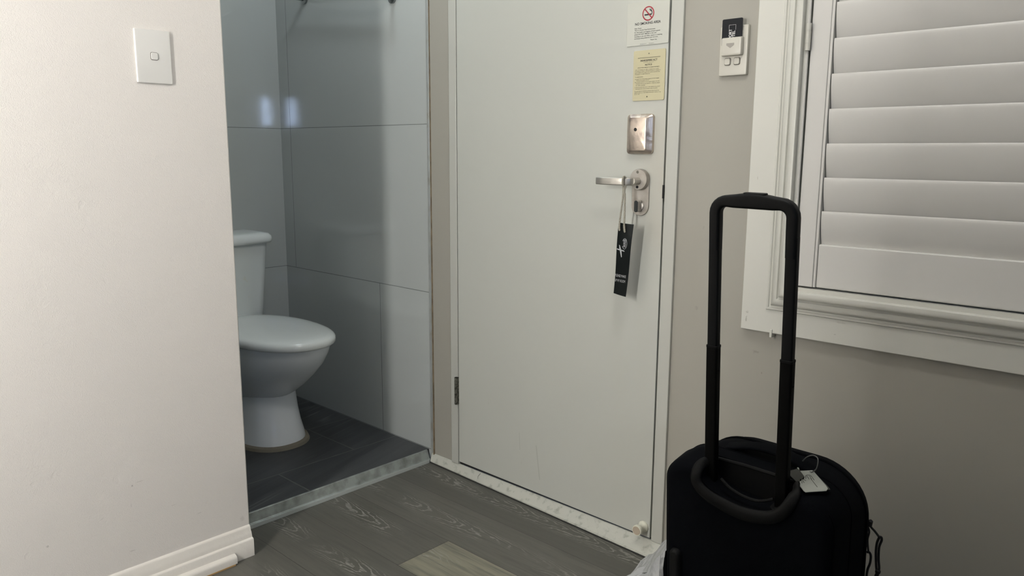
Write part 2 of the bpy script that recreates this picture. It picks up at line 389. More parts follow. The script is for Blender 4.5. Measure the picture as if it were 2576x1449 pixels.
def text(name, s, height, origin, xdir, ydir, material, parent, width=None, align='LEFT', depth=0.00015, local=False, bold=0.0, wscale=None, label=None):
    """flat lettering; origin = left end of baseline; height = cap height; width = fit to this width"""
    cu = bpy.data.curves.new(name, 'FONT'); cu.body = s; cu.size = 1.0; cu.offset = bold; cu.extrude = 0.0
    t = bpy.data.objects.new('tmp', cu); col.objects.link(t)
    dg = bpy.context.evaluated_depsgraph_get(); dg.update()
    me = bpy.data.meshes.new_from_object(t.evaluated_get(dg)); bpy.data.objects.remove(t); bpy.data.curves.remove(cu)
    xs = [v.co.x for v in me.vertices]; x0, x1 = min(xs), max(xs)
    cap = 0.69
    sy = height/cap; sx = width/(x1-x0) if width else sy*(wscale or 1)
    xd, yd = Vector(xdir).normalized(), Vector(ydir).normalized(); zd = xd.cross(yd)
    o_ = Vector(origin)
    for v in me.vertices:
        p = v.co.copy(); v.co = o_+xd*((p.x-x0)*sx)+yd*(p.y*sy)+zd*depth
    me.materials.clear(); me.materials.append(M[material])
    ob = bpy.data.objects.new(name, me); col.objects.link(ob)
    p = parent
    while p.parent: p = p.parent
    if not local: me.transform(Matrix.Translation(-Vector(p.location)))
    ob.parent = parent
    if label: ob['label'] = label
    return ob
def struct(name, bm, material, **k):
    o = obj(name, bm, material, **k); 
    if 'parent' not in k: o['kind'] = 'structure'
    return o

# ------------------------------------------------------------------ room shell
XR, YB, ZC = 3.60, -4.10, 2.45        # right wall, wall behind the camera, ceiling
LW = 0.137                            # face of the left wall
LE = -0.815                           # its free end
BX, BY, BZ = -0.972, -1.75, 0.044     # bathroom back wall, far side wall, floor
struct('floor', B(-0.004, XR+.1, YB-.1, 0.03, -0.08, 0.0), 'plank', smooth=False)
struct('floor_bathroom', B(BX-.1, -0.016, BY-.1, 0.10, -0.08, BZ), 'slate', smooth=False)
struct('ceiling', B(BX-.1, XR+.1, YB-.1, 0.14, ZC, ZC+.1), 'ceiling', smooth=False)
# back wall (door and window wall) with its two openings
DX0, DX1, DZ1 = 0.119, 1.017, 2.085
WX0, WX1, WZ0, WZ1 = 1.30, 2.36, 0.80, 1.98
bm = bmesh.new()
for a_ in [(0.0, DX0, 0, .14, 0, ZC), (DX0, DX1, 0, .14, DZ1, ZC), (DX1, WX0, 0, .14, 0, ZC), (WX0, WX1, 0, .14, 0, WZ0), (WX0, WX1, 0, .14, WZ1, ZC), (WX1, XR, 0, .14, 0, ZC)]:
    box(bm, *a_)
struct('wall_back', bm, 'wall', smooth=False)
struct('wall_bathroom_side', B(BX-.10, -0.0005, 0.0, .12, 0.0, ZC), 'tile_x', smooth=False)
struct('wall_bathroom_back', B(BX-.10, BX, BY-.1, 0.0, 0.0, ZC), 'tile_y', smooth=False)
struct('wall_bathroom_front', B(BX, -0.001, BY-.1, BY, 0.0, ZC), 'tile_x', smooth=False)
bm = bmesh.new(); prism(bm, [(0.0, YB), (LW, YB), (LW, LE-.004), (LW-.004, LE), (0.0, LE)], lambda a, b, d: (a, b, d), 0.0, ZC)
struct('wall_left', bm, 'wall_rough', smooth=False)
GY0, GY1, GZ0, GZ1 = -2.95, -2.49, 1.43, 1.71     # narrow slot window far to the right of the camera
bm = bmesh.new()
for a_ in [(YB, GY0, 0, ZC), (GY1, 0.0, 0, ZC), (GY0, GY1, 0, GZ0), (GY0, GY1, GZ1, ZC)]: box(bm, XR, XR+.1, *a_)
struct('wall_right', bm, 'wall', smooth=False)
w2 = root('window_2', (XR+.03, (GY0+GY1)/2, GZ0), kind='structure')
for a_, b2 in ((-2.605, -2.510), (-2.936, -2.829)):
    obj('pane', B(XR+.035, XR+.039, a_, b2, GZ0, GZ1), 'blue_glow', parent=w2, smooth=False)
obj('mullion', B(XR+.015, XR+.045, -2.825, -2.61, GZ0, GZ1), 'shutter', parent=w2, bevel=.001)
bm = bmesh.new()
for y_ in (GY0+.006, GY1-.008, -2.555, -2.885): box(bm, XR+.02, XR+.034, y_-.005, y_+.005, GZ0, GZ1)
for z_ in (1.50, 1.60, 1.68): box(bm, XR+.022, XR+.033, GY0, GY1, z_-.004, z_+.004)
obj('glazing_bar', bm, 'alu', parent=w2, smooth=False)
struct('wall_front', B(0.0, XR, YB-.1, YB, 0.0, ZC), 'wall', smooth=False)

# skirting of the left wall: moulded top, plinth, short packing strip and its raw timber edge
def sweep_y(prof, y0, y1):
    bm = bmesh.new(); prism(bm, prof, lambda a, b, d: (a, d, b), y0, y1); return bm
prof = [(LW, 0.0), (LW+.023, 0.0), (LW+.023, .050), (LW+.020, .053), (LW+.015, .054), (LW+.014, .060), (LW+.012, .068), (LW+.008, .075), (LW+.007, .081), (LW+.004, .086), (LW, .088)]
bb = obj('baseboard_left', sweep_y(prof, LE-.003, YB), 'trim_white', ang=50); bb['kind'] = 'structure'
q_ = [(LW+.023, 0.004), (LW+.038, 0.004), (LW+.038, .019), (LW+.036, .024), (LW+.030, .028), (LW+.023, .029)]
o = obj('packing_strip', sweep_y(q_, -0.878, YB), 'trim_white', parent=bb, local=True, ang=50); 
o.data.transform(Matrix.Translation(-bb.location))
o = obj('timber_edge', sweep_y([(LW+.0232, 0.0), (LW+.039, 0.0), (LW+.039, .004), (LW+.0232, .004)], -0.884, YB), 'wood_edge', parent=bb, local=True, label='raw brown timber edge')
o.data.transform(Matrix.Translation(-bb.location))

# threshold strip between room and bathroom
bm = bmesh.new()
prism(bm, [(-.016, 0.0), (0.007, 0.0), (0.007, .013), (0.001, .0145), (-.010, .044), (-.016, .045)], lambda a, b, d: (a, d, b), LE+.001, -0.012)
t1_ = struct('trim_1', bm, 'alu', bevel=.0012, ang=30)
o = obj('threshold_lip', B(.0072, .0092, LE+.001, -.020, 0.0, .0135), 'alu_lip', parent=t1_, local=True, bevel=.0006, label='paler metal lip along the foot of the threshold')
o.data.transform(Matrix.Translation(-t1_.location))
# vertical tile trim in the corner and its brown sealant line
t2_ = struct('trim_2', B(0.0, 0.0125, -0.0045, 0.0, 0.036, ZC), 'alu_trim', bevel=.001)
o = obj('sealant_line', T([(0.0150, -0.0010, 0.03), (0.0152, -0.001, .30), (0.0146, -0.001, .9), (0.0148, -0.001, 1.5), (0.0148, -0.001, ZC)], [.0042, .0030, .0024, .0018, .0018], seg=6), 'sealant', parent=t2_, local=True)
o.data.transform(Matrix.Translation(-t2_.location))
# worn door sill, a leaning face
bm = bmesh.new()
ys0, ys1 = -0.014, -0.049
A0 = [(0.008, ys0, 0), (0.008, ys0-.001, .006), (0.004, -0.001, .0335), (0.004, 0.0, .0335), (0.004, 0.0, 0)]
A1 = [(1.022, ys1, 0), (1.022, ys1+.003, .008), (1.022, -0.006, .034), (1.022, 0.0, .034), (1.022, 0.0, 0)]
rings = []
for i in range(25):
    t = i/24; jit = random.uniform(-.0006, .0006)
    rings.append([Vector(a_).lerp(Vector(b2), t)+Vector((0, jit if 0 < k < 3 else 0, jit if k in (1, 2) else 0)) for k, (a_, b2) in enumerate(zip(A0, A1))])
loft(bm, rings)
t3_ = struct('trim_3', bm, 'sill', bevel=.001, ang=25)
o = obj('sealant_line', T([(0.008, ys0-.0015, .0012), (0.5, (ys0+ys1)/2-.0015, .0012), (1.022, ys1-.0015, .0012)], .0022, seg=6), 'dark_gap', parent=t3_, local=True, label='dark dirt line along the foot of the sill')
o.data.transform(Matrix.Translation(-t3_.location))
o = obj('sill_crack', T([(0.262, -.0235, .0035), (0.266, -.018, .0120), (0.262, -.013, .0200), (0.268, -.006, .0305)], .0006, seg=5), 'dark_gap', parent=t3_, local=True)
o.data.transform(Matrix.Translation(-t3_.location))

# door frame
bm = bmesh.new()
box(bm, DX0, 0.1545, -0.008, .11, .0335, DZ1)
box(bm, 0.9795, DX1, -0.0085, .11, .034, DZ1)
box(bm, 0.1545, 0.9795, -0.008, .11, 2.048, DZ1)
fr = struct('trim_4', bm, 'frame', bevel=.0018)
tag(fr)
for a_, b2, y_ in ((.1546, .1574, .003), (.9737, .9794, .003)):  # dark fill strips stand in for the shade in the side gaps
    o = obj('door_gap_shade', B(a_, b2, y_-.001, .04, .034, 2.046), 'dark_gap', parent=fr, local=True, smooth=False); o.data.transform(Matrix.Translation(-fr.location))
o = obj('sill_gap_shade', B(.1575, .9735, .003, .034, .0335, .0365), 'dark_gap', parent=fr, local=True, smooth=False); o.data.transform(Matrix.Translation(-fr.location))  # dark strip painted in as the shade under the door
o = obj('rebate_shade', B(0.1545, 0.9795, .042, .06, .034, 2.048), 'dark_gap', parent=fr, local=True, smooth=False); o.data.transform(Matrix.Translation(-fr.location))  # dark sheet behind the leaf, gap shade put into its colour

# ------------------------------------------------------------------ the door and what is fixed to it
DY = -0.006
door = root('door_1', (0.567, DY, 0.04), kind='structure')
bm = bmesh.new()
v = [bm.verts.new(p) for p in [(0.1575, DY, .0440), (0.9735, DY, .0385), (0.9735, DY, 2.044), (0.1575, DY, 2.044)]]
v2 = [bm.verts.new((p.co.x, .036, p.co.z)) for p in v]
bm.faces.new(v); bm.faces.new(v2[::-1])
for i in range(4): bm.faces.new((v[i], v2[i], v2[(i+1) % 4], v[(i+1) % 4]))
obj('door_leaf', bm, 'door', parent=door, bevel=.0012)
# hinge (lower; the upper one the photo does not show)
def door_hinge(zc):
    r_ = .0052
    h = obj('hinge', T([(0.1535, -0.0150, zc-.050), (0.1535, -0.0150, zc+.050)], r_, seg=12), 'hinge_dark', parent=door, label='aged dark steel hinge')
    for a_, b2 in ((-.050, -.030), (-.028, -.008), (-.006, .014), (.016, .036), (.038, .050)):
        obj('knuckle', T([(0.1535, -0.0150, zc+a_), (0.1535, -0.0150, zc+b2)], r_*1.12, seg=12), 'hinge_dark', parent=h)
    obj('hinge_leaf', B(.1500, .1590, -.0125, -.0025, zc-.050, zc+.050), 'hinge_dark', parent=h)
door_hinge(.312)
# tarnished cover plate: a bevelled cast box with one fixing hole
cx, cz, hw, hh = 0.899, 1.204, 0.041, 0.0535
FACE = lambda a, b, d: (a, d, b)
rg = []
for d, iw, ih, r in [(DY, 0, 0, .010), (DY-.010, .0, .0, .010), (DY-.0215, .0135, .0085, .006), (DY-.0222, .0150, .0100, .005)]:
    rg.append([(x, d, z) for x, z in rrect(2*(hw-iw), 2*(hh-ih), r, cx, cz)])
bm = bmesh.new(); loft(bm, rg)
cp_ = obj('cover_plate', bm, 'steel_worn', parent=door, ang=28, label='tarnished metal cover plate')
obj('fixing_hole', lathe([(.0046, 0), (.0046, .0010), (.003, .0012)], (cx-.006, DY-.0222, cz+.012), (0, -1, 0), 16), 'hole', parent=cp_)
# long backplate, round rose, lever handle, thumb turn
hx, hz = 0.9035, 1.081
bm = bmesh.new(); prism(bm, rrect(.0560, .128, .0275, hx, hz-.036, 10), FACE, DY, DY-.0045)
bp = obj('backplate', bm, 'steel', parent=door, bevel=.001)
rs = obj('rose', lathe([(.0290, 0), (.0290, .010), (.0275, .0125), (.0, .0130)], (hx, DY-.0045, hz), (0, -1, 0), 40), 'steel', parent=door, ang=30)
for dz_ in (.0205, -.0205):
    obj('screw', lathe([(.0040, 0), (.0040, .0006), (.0028, .0009)], (hx-.002, DY-.0172, hz+dz_), (0, -1, 0), 14), 'hole' if dz_ < 0 else 'hinge_dark', parent=rs)
hy = DY-.062
bm = T([(hx+.001, DY-.017, hz-.004), (hx+.001, DY-.030, hz-.004), (hx, DY-.045, hz-.004)], .0095, seg=20)
hn = obj('lever_handle', bm, 'steel_bright', parent=door, label='brushed steel lever handle')
pts = curve_pts([(hx+.002, DY-.036, hz-.005), (hx-.002, DY-.050, hz-.005), (hx-.018, DY-.061, hz-.005), (hx-.045, hy-.003, hz-.005), (hx-.085, hy-.003, hz-.005), (hx-.108, hy+.001, hz-.005)], 5)
bm = bmesh.new(); rg = []
for i, p in enumerate(pts):
    d = (pts[min(i+1, len(pts)-1)]-pts[max(i-1, 0)]).normalized(); s_ = d.cross(Vector((0, 0, 1))).normalized()
    rg.append([p+s_*a_+Vector((0, 0, b2)) for a_, b2 in rrect(.0075, .0205, .0028, 0, 0, 4)])
loft(bm, rg); obj('lever', bm, 'steel_bright', parent=hn, ang=40)
tt = obj('thumb_turn', lathe([(.0105, 0), (.0105, .0035), (.0095, .004)], (0.907, DY-.0045, 1.008), (0, -1, 0), 24), 'steel', parent=door)
bm = bmesh.new(); prism(bm, rrect(.0105, .0320, .005, 0.9065, 1.008, 6), FACE, DY-.008, DY-.026)
obj('turn_knob', bm, 'steel', parent=tt, bevel=.0008)
bm = bmesh.new(); prism(bm, rrect(.0105, .0320, .005, 0.9065, 1.008, 6), FACE, DY-.0261, DY-.0295)
obj('turn_cap', bm, 'black_plastic', parent=tt, bevel=.001, label='black cap of the thumb turn')
obj('latch', B(.9752, .9792, -.012, .010, 1.032, 1.068), 'hole', parent=door, label='dark latch in the gap')
# door stop
sx_, sz_ = 0.952, 0.069
ds = obj('door_stop', lathe([(.0165, 0), (.0170, .004), (.0150, .007), (.0125, .012), (.0120, .024), (.0150, .028), (.0158, .036), (.0148, .038), (.0125, .038)], (sx_, DY, sz_), (0, -1, 0), 28), 'stop', parent=door, ang=60)
obj('bumper', lathe([(.0125, 0), (.0125, .0012), (.002, .0012)], (sx_, DY-.0378, sz_), (0, -1, 0), 24), 'rubber', parent=ds, label='brown rubber bumper')

# ------------------------------------------------------------------ signs on the door
X1, Z1 = (1, 0, 0), (0, 0, 1)
sg = root('no_smoking_sign', (0.9075, DY, 1.438), label='white no smoking sign stuck at the top of the door', cat='sign')
bm = bmesh.new(); prism(bm, rrect(.133, .113, .003, .9075, 1.4955, 3), FACE, DY-.0001, DY-.0022)
obj('sign_plate', bm, 'paper', parent=sg, bevel=.0004)
SY = DY-.0023
def disc_ring(cx, cz, r0, r1, y, n=48):
    bm = bmesh.new(); R = []
    for r in (r0, r1):
        for yy in (y, y-.0002): R.append([bm.verts.new((cx+r*math.cos(2*PI*k/n), yy, cz+r*math.sin(2*PI*k/n))) for k in range(n)])
    a_, b2, c2, d2 = R
    for k in range(n):
        j = (k+1) % n
        bm.faces.new((b2[k], b2[j], d2[j], d2[k])); bm.faces.new((a_[k], c2[k], c2[j], a_[j])); bm.faces.new((a_[k], a_[j], b2[j], b2[k])); bm.faces.new((c2[k], d2[k], d2[j], c2[j]))
    return bm
ccx, ccz = .9088, 1.5197
bm = disc_ring(ccx, ccz, .0155, .0186, SY)
def bar(bm, x0, z0, x1, z1, w_, y, th=.0002):
    d = Vector((x1-x0, 0, z1-z0)).normalized(); s_ = Vector((-d.z, 0, d.x))*w_/2
    a_ = Vector((x0, y, z0)); b2 = Vector((x1, y, z1))
    q = [a_-s_, b2-s_, b2+s_, a_+s_]; v_ = [bm.verts.new(p) for p in q]; v3 = [bm.verts.new(p+Vector((0, -th, 0))) for p in q]
    bm.faces.new(v_); bm.faces.new(v3[::-1])
    for i in range(4): bm.faces.new((v_[i], v3[i], v3[(i+1) % 4], v_[(i+1) % 4]))
bar(bm, ccx-.0115, ccz+.0125, ccx+.0118, ccz-.0122, .0032, SY-.0004)
obj('prohibition_ring', bm, 'red', parent=sg, smooth=False, label='red ring with diagonal bar')
bm = bmesh.new(); bar(bm, .8972, 1.5168, .9195, 1.5168, .0036, SY-.0001)
tube(bm, curve_pts([(.9193, SY-.0002, 1.5172), (.9208, SY-.0002, 1.521), (.9195, SY-.0002, 1.5245), (.9150, SY-.0002, 1.5275), (.9130, SY-.0002, 1.531)], 4), .0012, seg=6, flat=(1, .2), ref=(0, 0, 1))
tube(bm, curve_pts([(.9195, SY-.0002, 1.5245), (.9178, SY-.0002, 1.528), (.9172, SY-.0002, 1.5315)], 4), .0009, seg=6, flat=(1, .2), ref=(0, 0, 1))
obj('cigarette_symbol', bm, 'ink', parent=sg, smooth=False, label='black smoking cigarette symbol')
text('heading', 'NO SMOKING AREA', .0063, (.8679, SY, 1.4925), X1, Z1, 'ink', sg, width=.0805, bold=.018)
for s_, x_, z_, w_ in [('Dear Guest,', .8667, 1.4826, .0225), ('This is a Smoke Free Environment.', .8669, 1.4776, .0663), ('For the health and hygiene of future guests', .8666, 1.4722, .0812),
                       ('please DO NOT SMOKE in this unit.', .8668, 1.4670, .0700), ('Smoking in the unit WILL result in a cleaning', .8670, 1.4615, .0872),
                       ('surcharge being added to your account.', .8666, 1.4565, .0752), ('Thank You', .9174, 1.4500, .0211)]:
    text('text_line', s_, .0029, (x_, SY, z_), X1, Z1, 'ink', sg, width=w_, bold=.010)
for s_, x_, w_ in [('Management', .8859, .0199), ('Reception', .9141, .0150)]:
    text('text_line', s_, .0017, (x_, SY, 1.4418), X1, Z1, 'ink_soft', sg, width=w_)

yg = root('innkeepers_notice', (0.9170, DY, 1.293), label='cream INNKEEPERS ACT notice plate on the door below the no smoking sign', cat='sign')
bm = bmesh.new(); prism(bm, rrect(.1010, .1325, .004, .9168, 1.3595, 5), FACE, DY-.0001, DY-.0026)
obj('notice_plate', bm, 'yellow', parent=yg, bevel=.0005)
NY = DY-.0027
for x_, z_ in ((.9158, 1.4164), (.9138, 1.3036)):
    obj('screw', lathe([(.0016, 0), (.0016, .0006), (.0008, .0009)], (x_, NY, z_), (0, -1, 0), 12), 'hinge_dark', parent=yg)
bm = bmesh.new(); box(bm, .8806, .9516, NY-.0002, NY, 1.4062, 1.4068); box(bm, .8806, .9516, NY-.0002, NY, 1.4049, 1.4053)
obj('rule_line', bm, 'ink_soft', parent=yg, smooth=False)
text('heading', 'INNKEEPERS ACT', .0046, (.8896, NY, 1.3966), X1, Z1, 'ink', yg, width=.0529, bold=.02)
text('text_line', '(Act No. 24 of 1968, section 7)', .0018, (.8991, NY, 1.3925), X1, Z1, 'ink_soft', yg, width=.0328)
text('heading', 'NOTICE', .0044, (.9043, NY, 1.3853), X1, Z1, 'ink', yg, width=.0219, bold=.010)
text('text_line', "LOSS OF OR DAMAGE TO GUESTS' PROPERTY", .0023, (.8804, NY, 1.3795), X1, Z1, 'ink', yg, width=.0700, bold=.010)
for s_, x_, z_, w_ in [('Under the Innkeepers Act 1968, an innkeeper may in certain', .8731, 1.3743, .0746), ('circumstances be liable to make good any loss of or damage to a', .8726, 1.3706, .0818),
                       ("guest's property even though it was not due to any fault of the", .8728, 1.3667, .0788), ('innkeeper or staff of the inn.', .8729, 1.3629, .0482), ('This liability however:', .8732, 1.3555, .0261),
                       ('(a) extends only to the property of guests who have engaged', .8732, 1.3500, .0767), ('sleeping accommodation at the inn;', .8774, 1.3463, .0419),
                       ('(b) is limited to $100 for any one guest except in the case', .8731, 1.3420, .0784), ('of property which has been deposited, or offered for deposit,', .8764, 1.3377, .0765), ('for safe custody;', .8766, 1.3335, .0304),
                       ('(c) does not cover motor-cars or other vehicles of any kind or', .8731, 1.3283, .0814), ('any property left in them, or horses or other live animals.', .8764, 1.3241, .0699),
                       ('This notice does not constitute an admission either that the Act', .8722, 1.3178, .0792), ('applies to this inn or that liability thereunder attaches in any', .8724, 1.3138, .0851), ('particular case.', .8722, 1.3100, .0178)]:
    text('text_line', s_, .00205, (x_, NY, z_), X1, Z1, 'ink_soft', yg, width=w_, bold=.006)

# ------------------------------------------------------------------ hanging tag on the lever
TY = DY-.062
hg = root('door_hanger_tag', (0.893, TY, 0.76), label='black door hanger tag looped by grey cord over the lever handle', cat='door hanger')
tl, tr, br, bl = Vector((.8750, TY, .9635)), Vector((.9210, TY+.004, .9610)), Vector((.9023, TY+.004, .7578)), Vector((.8642, TY, .7642))
def tagp(u, v, d=0.0):
    p = (tl.lerp(tr, u)).lerp(bl.lerp(br, u), v)
    return p+Vector((0, -.0030*math.sin(PI*u)*(1-.5*v)-.0016*math.sin(2*PI*v)+d, 0))
bm = bmesh.new(); nu, nv_ = 8, 20
for d in (0, .0016):
    pass
gr_ = [[[bm.verts.new(tagp(i/nu, j/nv_, d)) for i in range(nu+1)] for j in range(nv_+1)] for d in (0, .0016)]
for j in range(nv_):
    for i in range(nu):
        bm.faces.new((gr_[0][j][i], gr_[0][j+1][i], gr_[0][j+1][i+1], gr_[0][j][i+1])); bm.faces.new((gr_[1][j][i], gr_[1][j][i+1], gr_[1][j+1][i+1], gr_[1][j+1][i]))
for j in range(nv_):
    for i in (0, nu): bm.faces.new((gr_[0][j][i], gr_[1][j][i], gr_[1][j+1][i], gr_[0][j+1][i]))
for i in range(nu):
    for j in (0, nv_): bm.faces.new((gr_[0][j][i], gr_[0][j][i+1], gr_[1][j][i+1], gr_[1][j][i]))
obj('tag_body', bm, 'tag', parent=hg)
# twisted cord: two strands over the lever, one joint sleeve
def twisted(ctrl, r=.0023):
    P_ = curve_pts(ctrl, 26); bm = bmesh.new(); L_ = 0; acc = [0]
    for i in range(1, len(P_)): L_ += (P_[i]-P_[i-1]).length; acc.append(L_)
    for ph in (0, PI):
        q = []
        for i, p in enumerate(P_):
            d = (P_[min(i+1, len(P_)-1)]-P_[max(i-1, 0)]).normalized(); a_, b2 = frame_of(d); t = acc[i]/.0072*2*PI+ph
            q.append(p+(a_*math.cos(t)+b2*math.sin(t))*r*.55)
        tube(bm, q, r*.78, seg=6)
    return bm
ly_ = hy-.003
hxl = .8905
obj('cord', twisted([(.8822, TY-.005, .9420), (.8805, TY-.0045, .957), (.8835, TY-.004, .990), (.8885, TY-.003, 1.035), (.8895, TY-.004, 1.060), (hxl, ly_-.0062, 1.068), (hxl, ly_-.0062, 1.084), (hxl, ly_, 1.0895), (hxl+.002, ly_+.0062, 1.084), (hxl+.002, ly_+.0062, 1.066), (.8915, TY-.001, 1.052),
                     (.8935, TY-.001, 1.035), (.8955, TY-.003, .990), (.8965, TY-.0045, .957), (.8996, TY-.005, .9385)]), 'cord', parent=hg)
obj('cord_sleeve', T([(.8905, TY-.0022, 1.062), (.8908, TY-.0022, 1.045)], .0034, seg=10, flat=(1, .8)), 'cord', parent=hg)
# print: a ring with letters, a small aeroplane, and two lines of words reading down the tag
tx = (tr-tl).normalized(); ty = (tl-bl).normalized()
def on_tag(u, v): return tagp(u, v, -.0008)
bm = bmesh.new(); c0 = on_tag(.60, .275)
ring = [c0+tx*(.0072*math.cos(a_))+ty*(.0145*math.sin(a_)) for a_ in [math.radians(k) for k in range(-150, 151, 10)]]
tube(bm, ring, .0006, seg=5)
for k, (w1, l1) in enumerate([(.0050, .0100), (.0046, .0090), (.0042, .0085)]):   # three stacked letters inside the ring
    c1_ = c0+ty*(.0085-.0075*k)
    q = [c1_-tx*w1*.9+ty*.0022, c1_+tx*w1*.9+ty*.0030, c1_+tx*w1*.9-ty*.0022, c1_-tx*w1*.9-ty*.0022]
    for a_, b2 in ((q[0], q[1]), (q[3], q[2])): tube(bm, [a_, b2], .00055, seg=5)
    for s2_ in (-.6, 0, .6): tube(bm, [c1_+tx*w1*s2_+ty*.002, c1_+tx*w1*s2_-ty*.002], .0006, seg=5)
def poly_on(bm, ptsuv, c_):
    v_ = [bm.verts.new(c_+tx*a_+ty*b2+Vector((0, -.0003, 0))) for a_, b2 in ptsuv]; bm.faces.new(v_)
c2_ = on_tag(.36, .365)
poly_on(bm, [(-.0130, .0005), (-.0115, .0022), (.0105, -.0010), (.0125, -.0040), (.0105, -.0040), (-.0115, -.0010)], c2_)
poly_on(bm, [(-.0045, .0010), (-.0065, .0130), (-.0040, .0125), (.0010, .0005)], c2_)
poly_on(bm, [(-.0035, -.0010), (.0030, -.0210), (.0050, -.0195), (.0022, -.0015)], c2_)
obj('logo_print', bm, 'tag_print', parent=hg, smooth=False, label='silver ring and aeroplane emblem')
tup = (ty-tx*0.0).normalized()
text('text_line', 'PLEASE MAKE', .0072, on_tag(.03, .755)+Vector((0, -.0012, 0)), tx, tup, 'tag_print', hg, width=.0345)
text('text_line', 'UP MY ROOM', .0072, on_tag(.04, .825)+Vector((0, -.0012, 0)), tx, tup, 'tag_print', hg, width=.0330)

# ------------------------------------------------------------------ switches
ls = root('light_switch', (LW, -1.000, 1.32), label='white single rocker light switch on the textured left wall', cat='light switch')
SX = lambda a, b, d: (d, a, b)
yc_, zc_ = -0.9985, 1.3785
bm = bmesh.new(); rg = []
for d, i_ in [(LW, 0), (LW+.0045, 0.0), (LW+.0060, .0014), (LW+.0064, .0035)]:
    rg.append([(d, y_, z_) for y_, z_ in rrect(.0860-2*i_, .1270-2*i_, .003, yc_-.001, zc_-.001, 3)])
loft(bm, rg); obj('wall_plate', bm, 'switch', parent=ls, ang=25)
bm = bmesh.new(); prism(bm, rrect(.0190, .0190, .0045, yc_, zc_, 4), SX, LW+.0062, LW+.0067); rk = obj('rocker_surround', bm, 'switch_gap', parent=ls)
bm = bmesh.new(); prism(bm, rrect(.0168, .0168, .0038, yc_, zc_, 4), SX, LW+.0062, LW+.0092); obj('rocker', bm, 'switch', parent=ls, bevel=.001)

cs = root('card_switch', (1.16, 0, 1.343), label='white key card switch on the wall between door and window', cat='card switch')
bm = bmesh.new(); rg = []
for d, i_ in [(0, 0), (-.0085, 0.0), (-.0105, .0012), (-.0110, .003)]:
    rg.append([(x_, d, z_) for x_, z_ in rrect(.0745-2*i_, .1190-2*i_, .003, 1.1625, 1.4030, 3)])
loft(bm, rg); obj('wall_plate', bm, 'switch_warm', parent=cs, ang=25)
bm = bmesh.new(); box(bm, 1.1345, 1.1880, -.013, -.0105, 1.3905, 1.4490); obj('holder_back', bm, 'switch_warm', parent=cs, bevel=.001)
bm = bmesh.new(); rg = []
for d, i_ in [(-.0126, 0), (-.020, 0.0), (-.0235, .0015), (-.0245, .004)]:
    rg.append([(x_, d, z_) for x_, z_ in rrect(.0545-2*i_, .0440-2*i_, .003, 1.1628, 1.4120, 3)])
loft(bm, rg); ch = obj('card_holder', bm, 'switch_warm', parent=cs, ang=25)
bm = bmesh.new(); prism(bm, [(1.1505, 1.4200), (1.1710, 1.4200), (1.1710, 1.4150), (1.1608, 1.4082), (1.1505, 1.4150)], FACE, -.0244, -.0249)
obj('arrow_print', bm, 'arrow', parent=ch, smooth=False, label='grey down arrow')
for x_ in (1.1490, 1.1740):
    bm = bmesh.new(); prism(bm, rrect(.0175, .0185, .004, x_, 1.3775, 4), FACE, -.0108, -.0114); s2_ = obj('rocker_surround', bm, 'switch_gap', parent=cs)
    bm = bmesh.new(); prism(bm, rrect(.0148, .0158, .0035, x_, 1.3775, 4), FACE, -.0108, -.0142); obj('rocker', bm, 'switch_warm', parent=cs, bevel=.001)
kc = root('key_card', (1.160, -.0160, 1.415), label='black room key card standing in the holder above the switch', cat='key card')
KY = -.0165
bm = bmesh.new(); prism(bm, rrect(.0540, .0640, .003, 1.1600, 1.4465, 4), FACE, KY+.0006, KY-.0006); o = obj('card_body', bm, 'card', parent=kc)
text('text_line', 'AIRPORT', .0072, (1.1592, KY-.0007, 1.4160), (0, 0, 1), (-1, 0, 0), 'card_print', kc, width=.0380, bold=.02)
text('text_line', 'HOTEL', .0072, (1.1680, KY-.0007, 1.4215), (0, 0, 1), (-1, 0, 0), 'card_print', kc, width=.0285, bold=.02)
bm = bmesh.new()
for a_ in ((1.1516, 1.1521, 1.4555, 1.4640), (1.1516, 1.1696, 1.4635, 1.4640), (1.1691, 1.1696, 1.4515, 1.4640)):
    box(bm, a_[0], a_[1], KY-.0008, KY-.0006, a_[2], a_[3])
obj('print_frame', bm, 'card_print', parent=kc, smooth=False)

# ------------------------------------------------------------------ window: glass, trim, plantation shutter
wn = root('window_1', ((WX0+WX1)/2, .10, WZ0), kind='structure')
bm = bmesh.new()
box(bm, WX0, WX0+.04, .08, .12, WZ0, WZ1); box(bm, WX1-.04, WX1, .08, .12, WZ0, WZ1); box(bm, WX0+.04, WX1-.04, .08, .12, WZ0, WZ0+.04); box(bm, WX0+.04, WX1-.04, .08, .12, WZ1-.04, WZ1)
obj('window_frame', bm, 'alu', parent=wn, bevel=.001)
M['glass'] = mat('window_glass', (0.9, 0.95, 0.95), 0.02); M['glass'].node_tree.nodes['Principled BSDF'].inputs['Transmission Weight'].default_value = 1.0
obj('pane', B(WX0+.04, WX1-.04, .098, .102, WZ0+.04, WZ1-.04), 'glass', parent=wn, smooth=False)
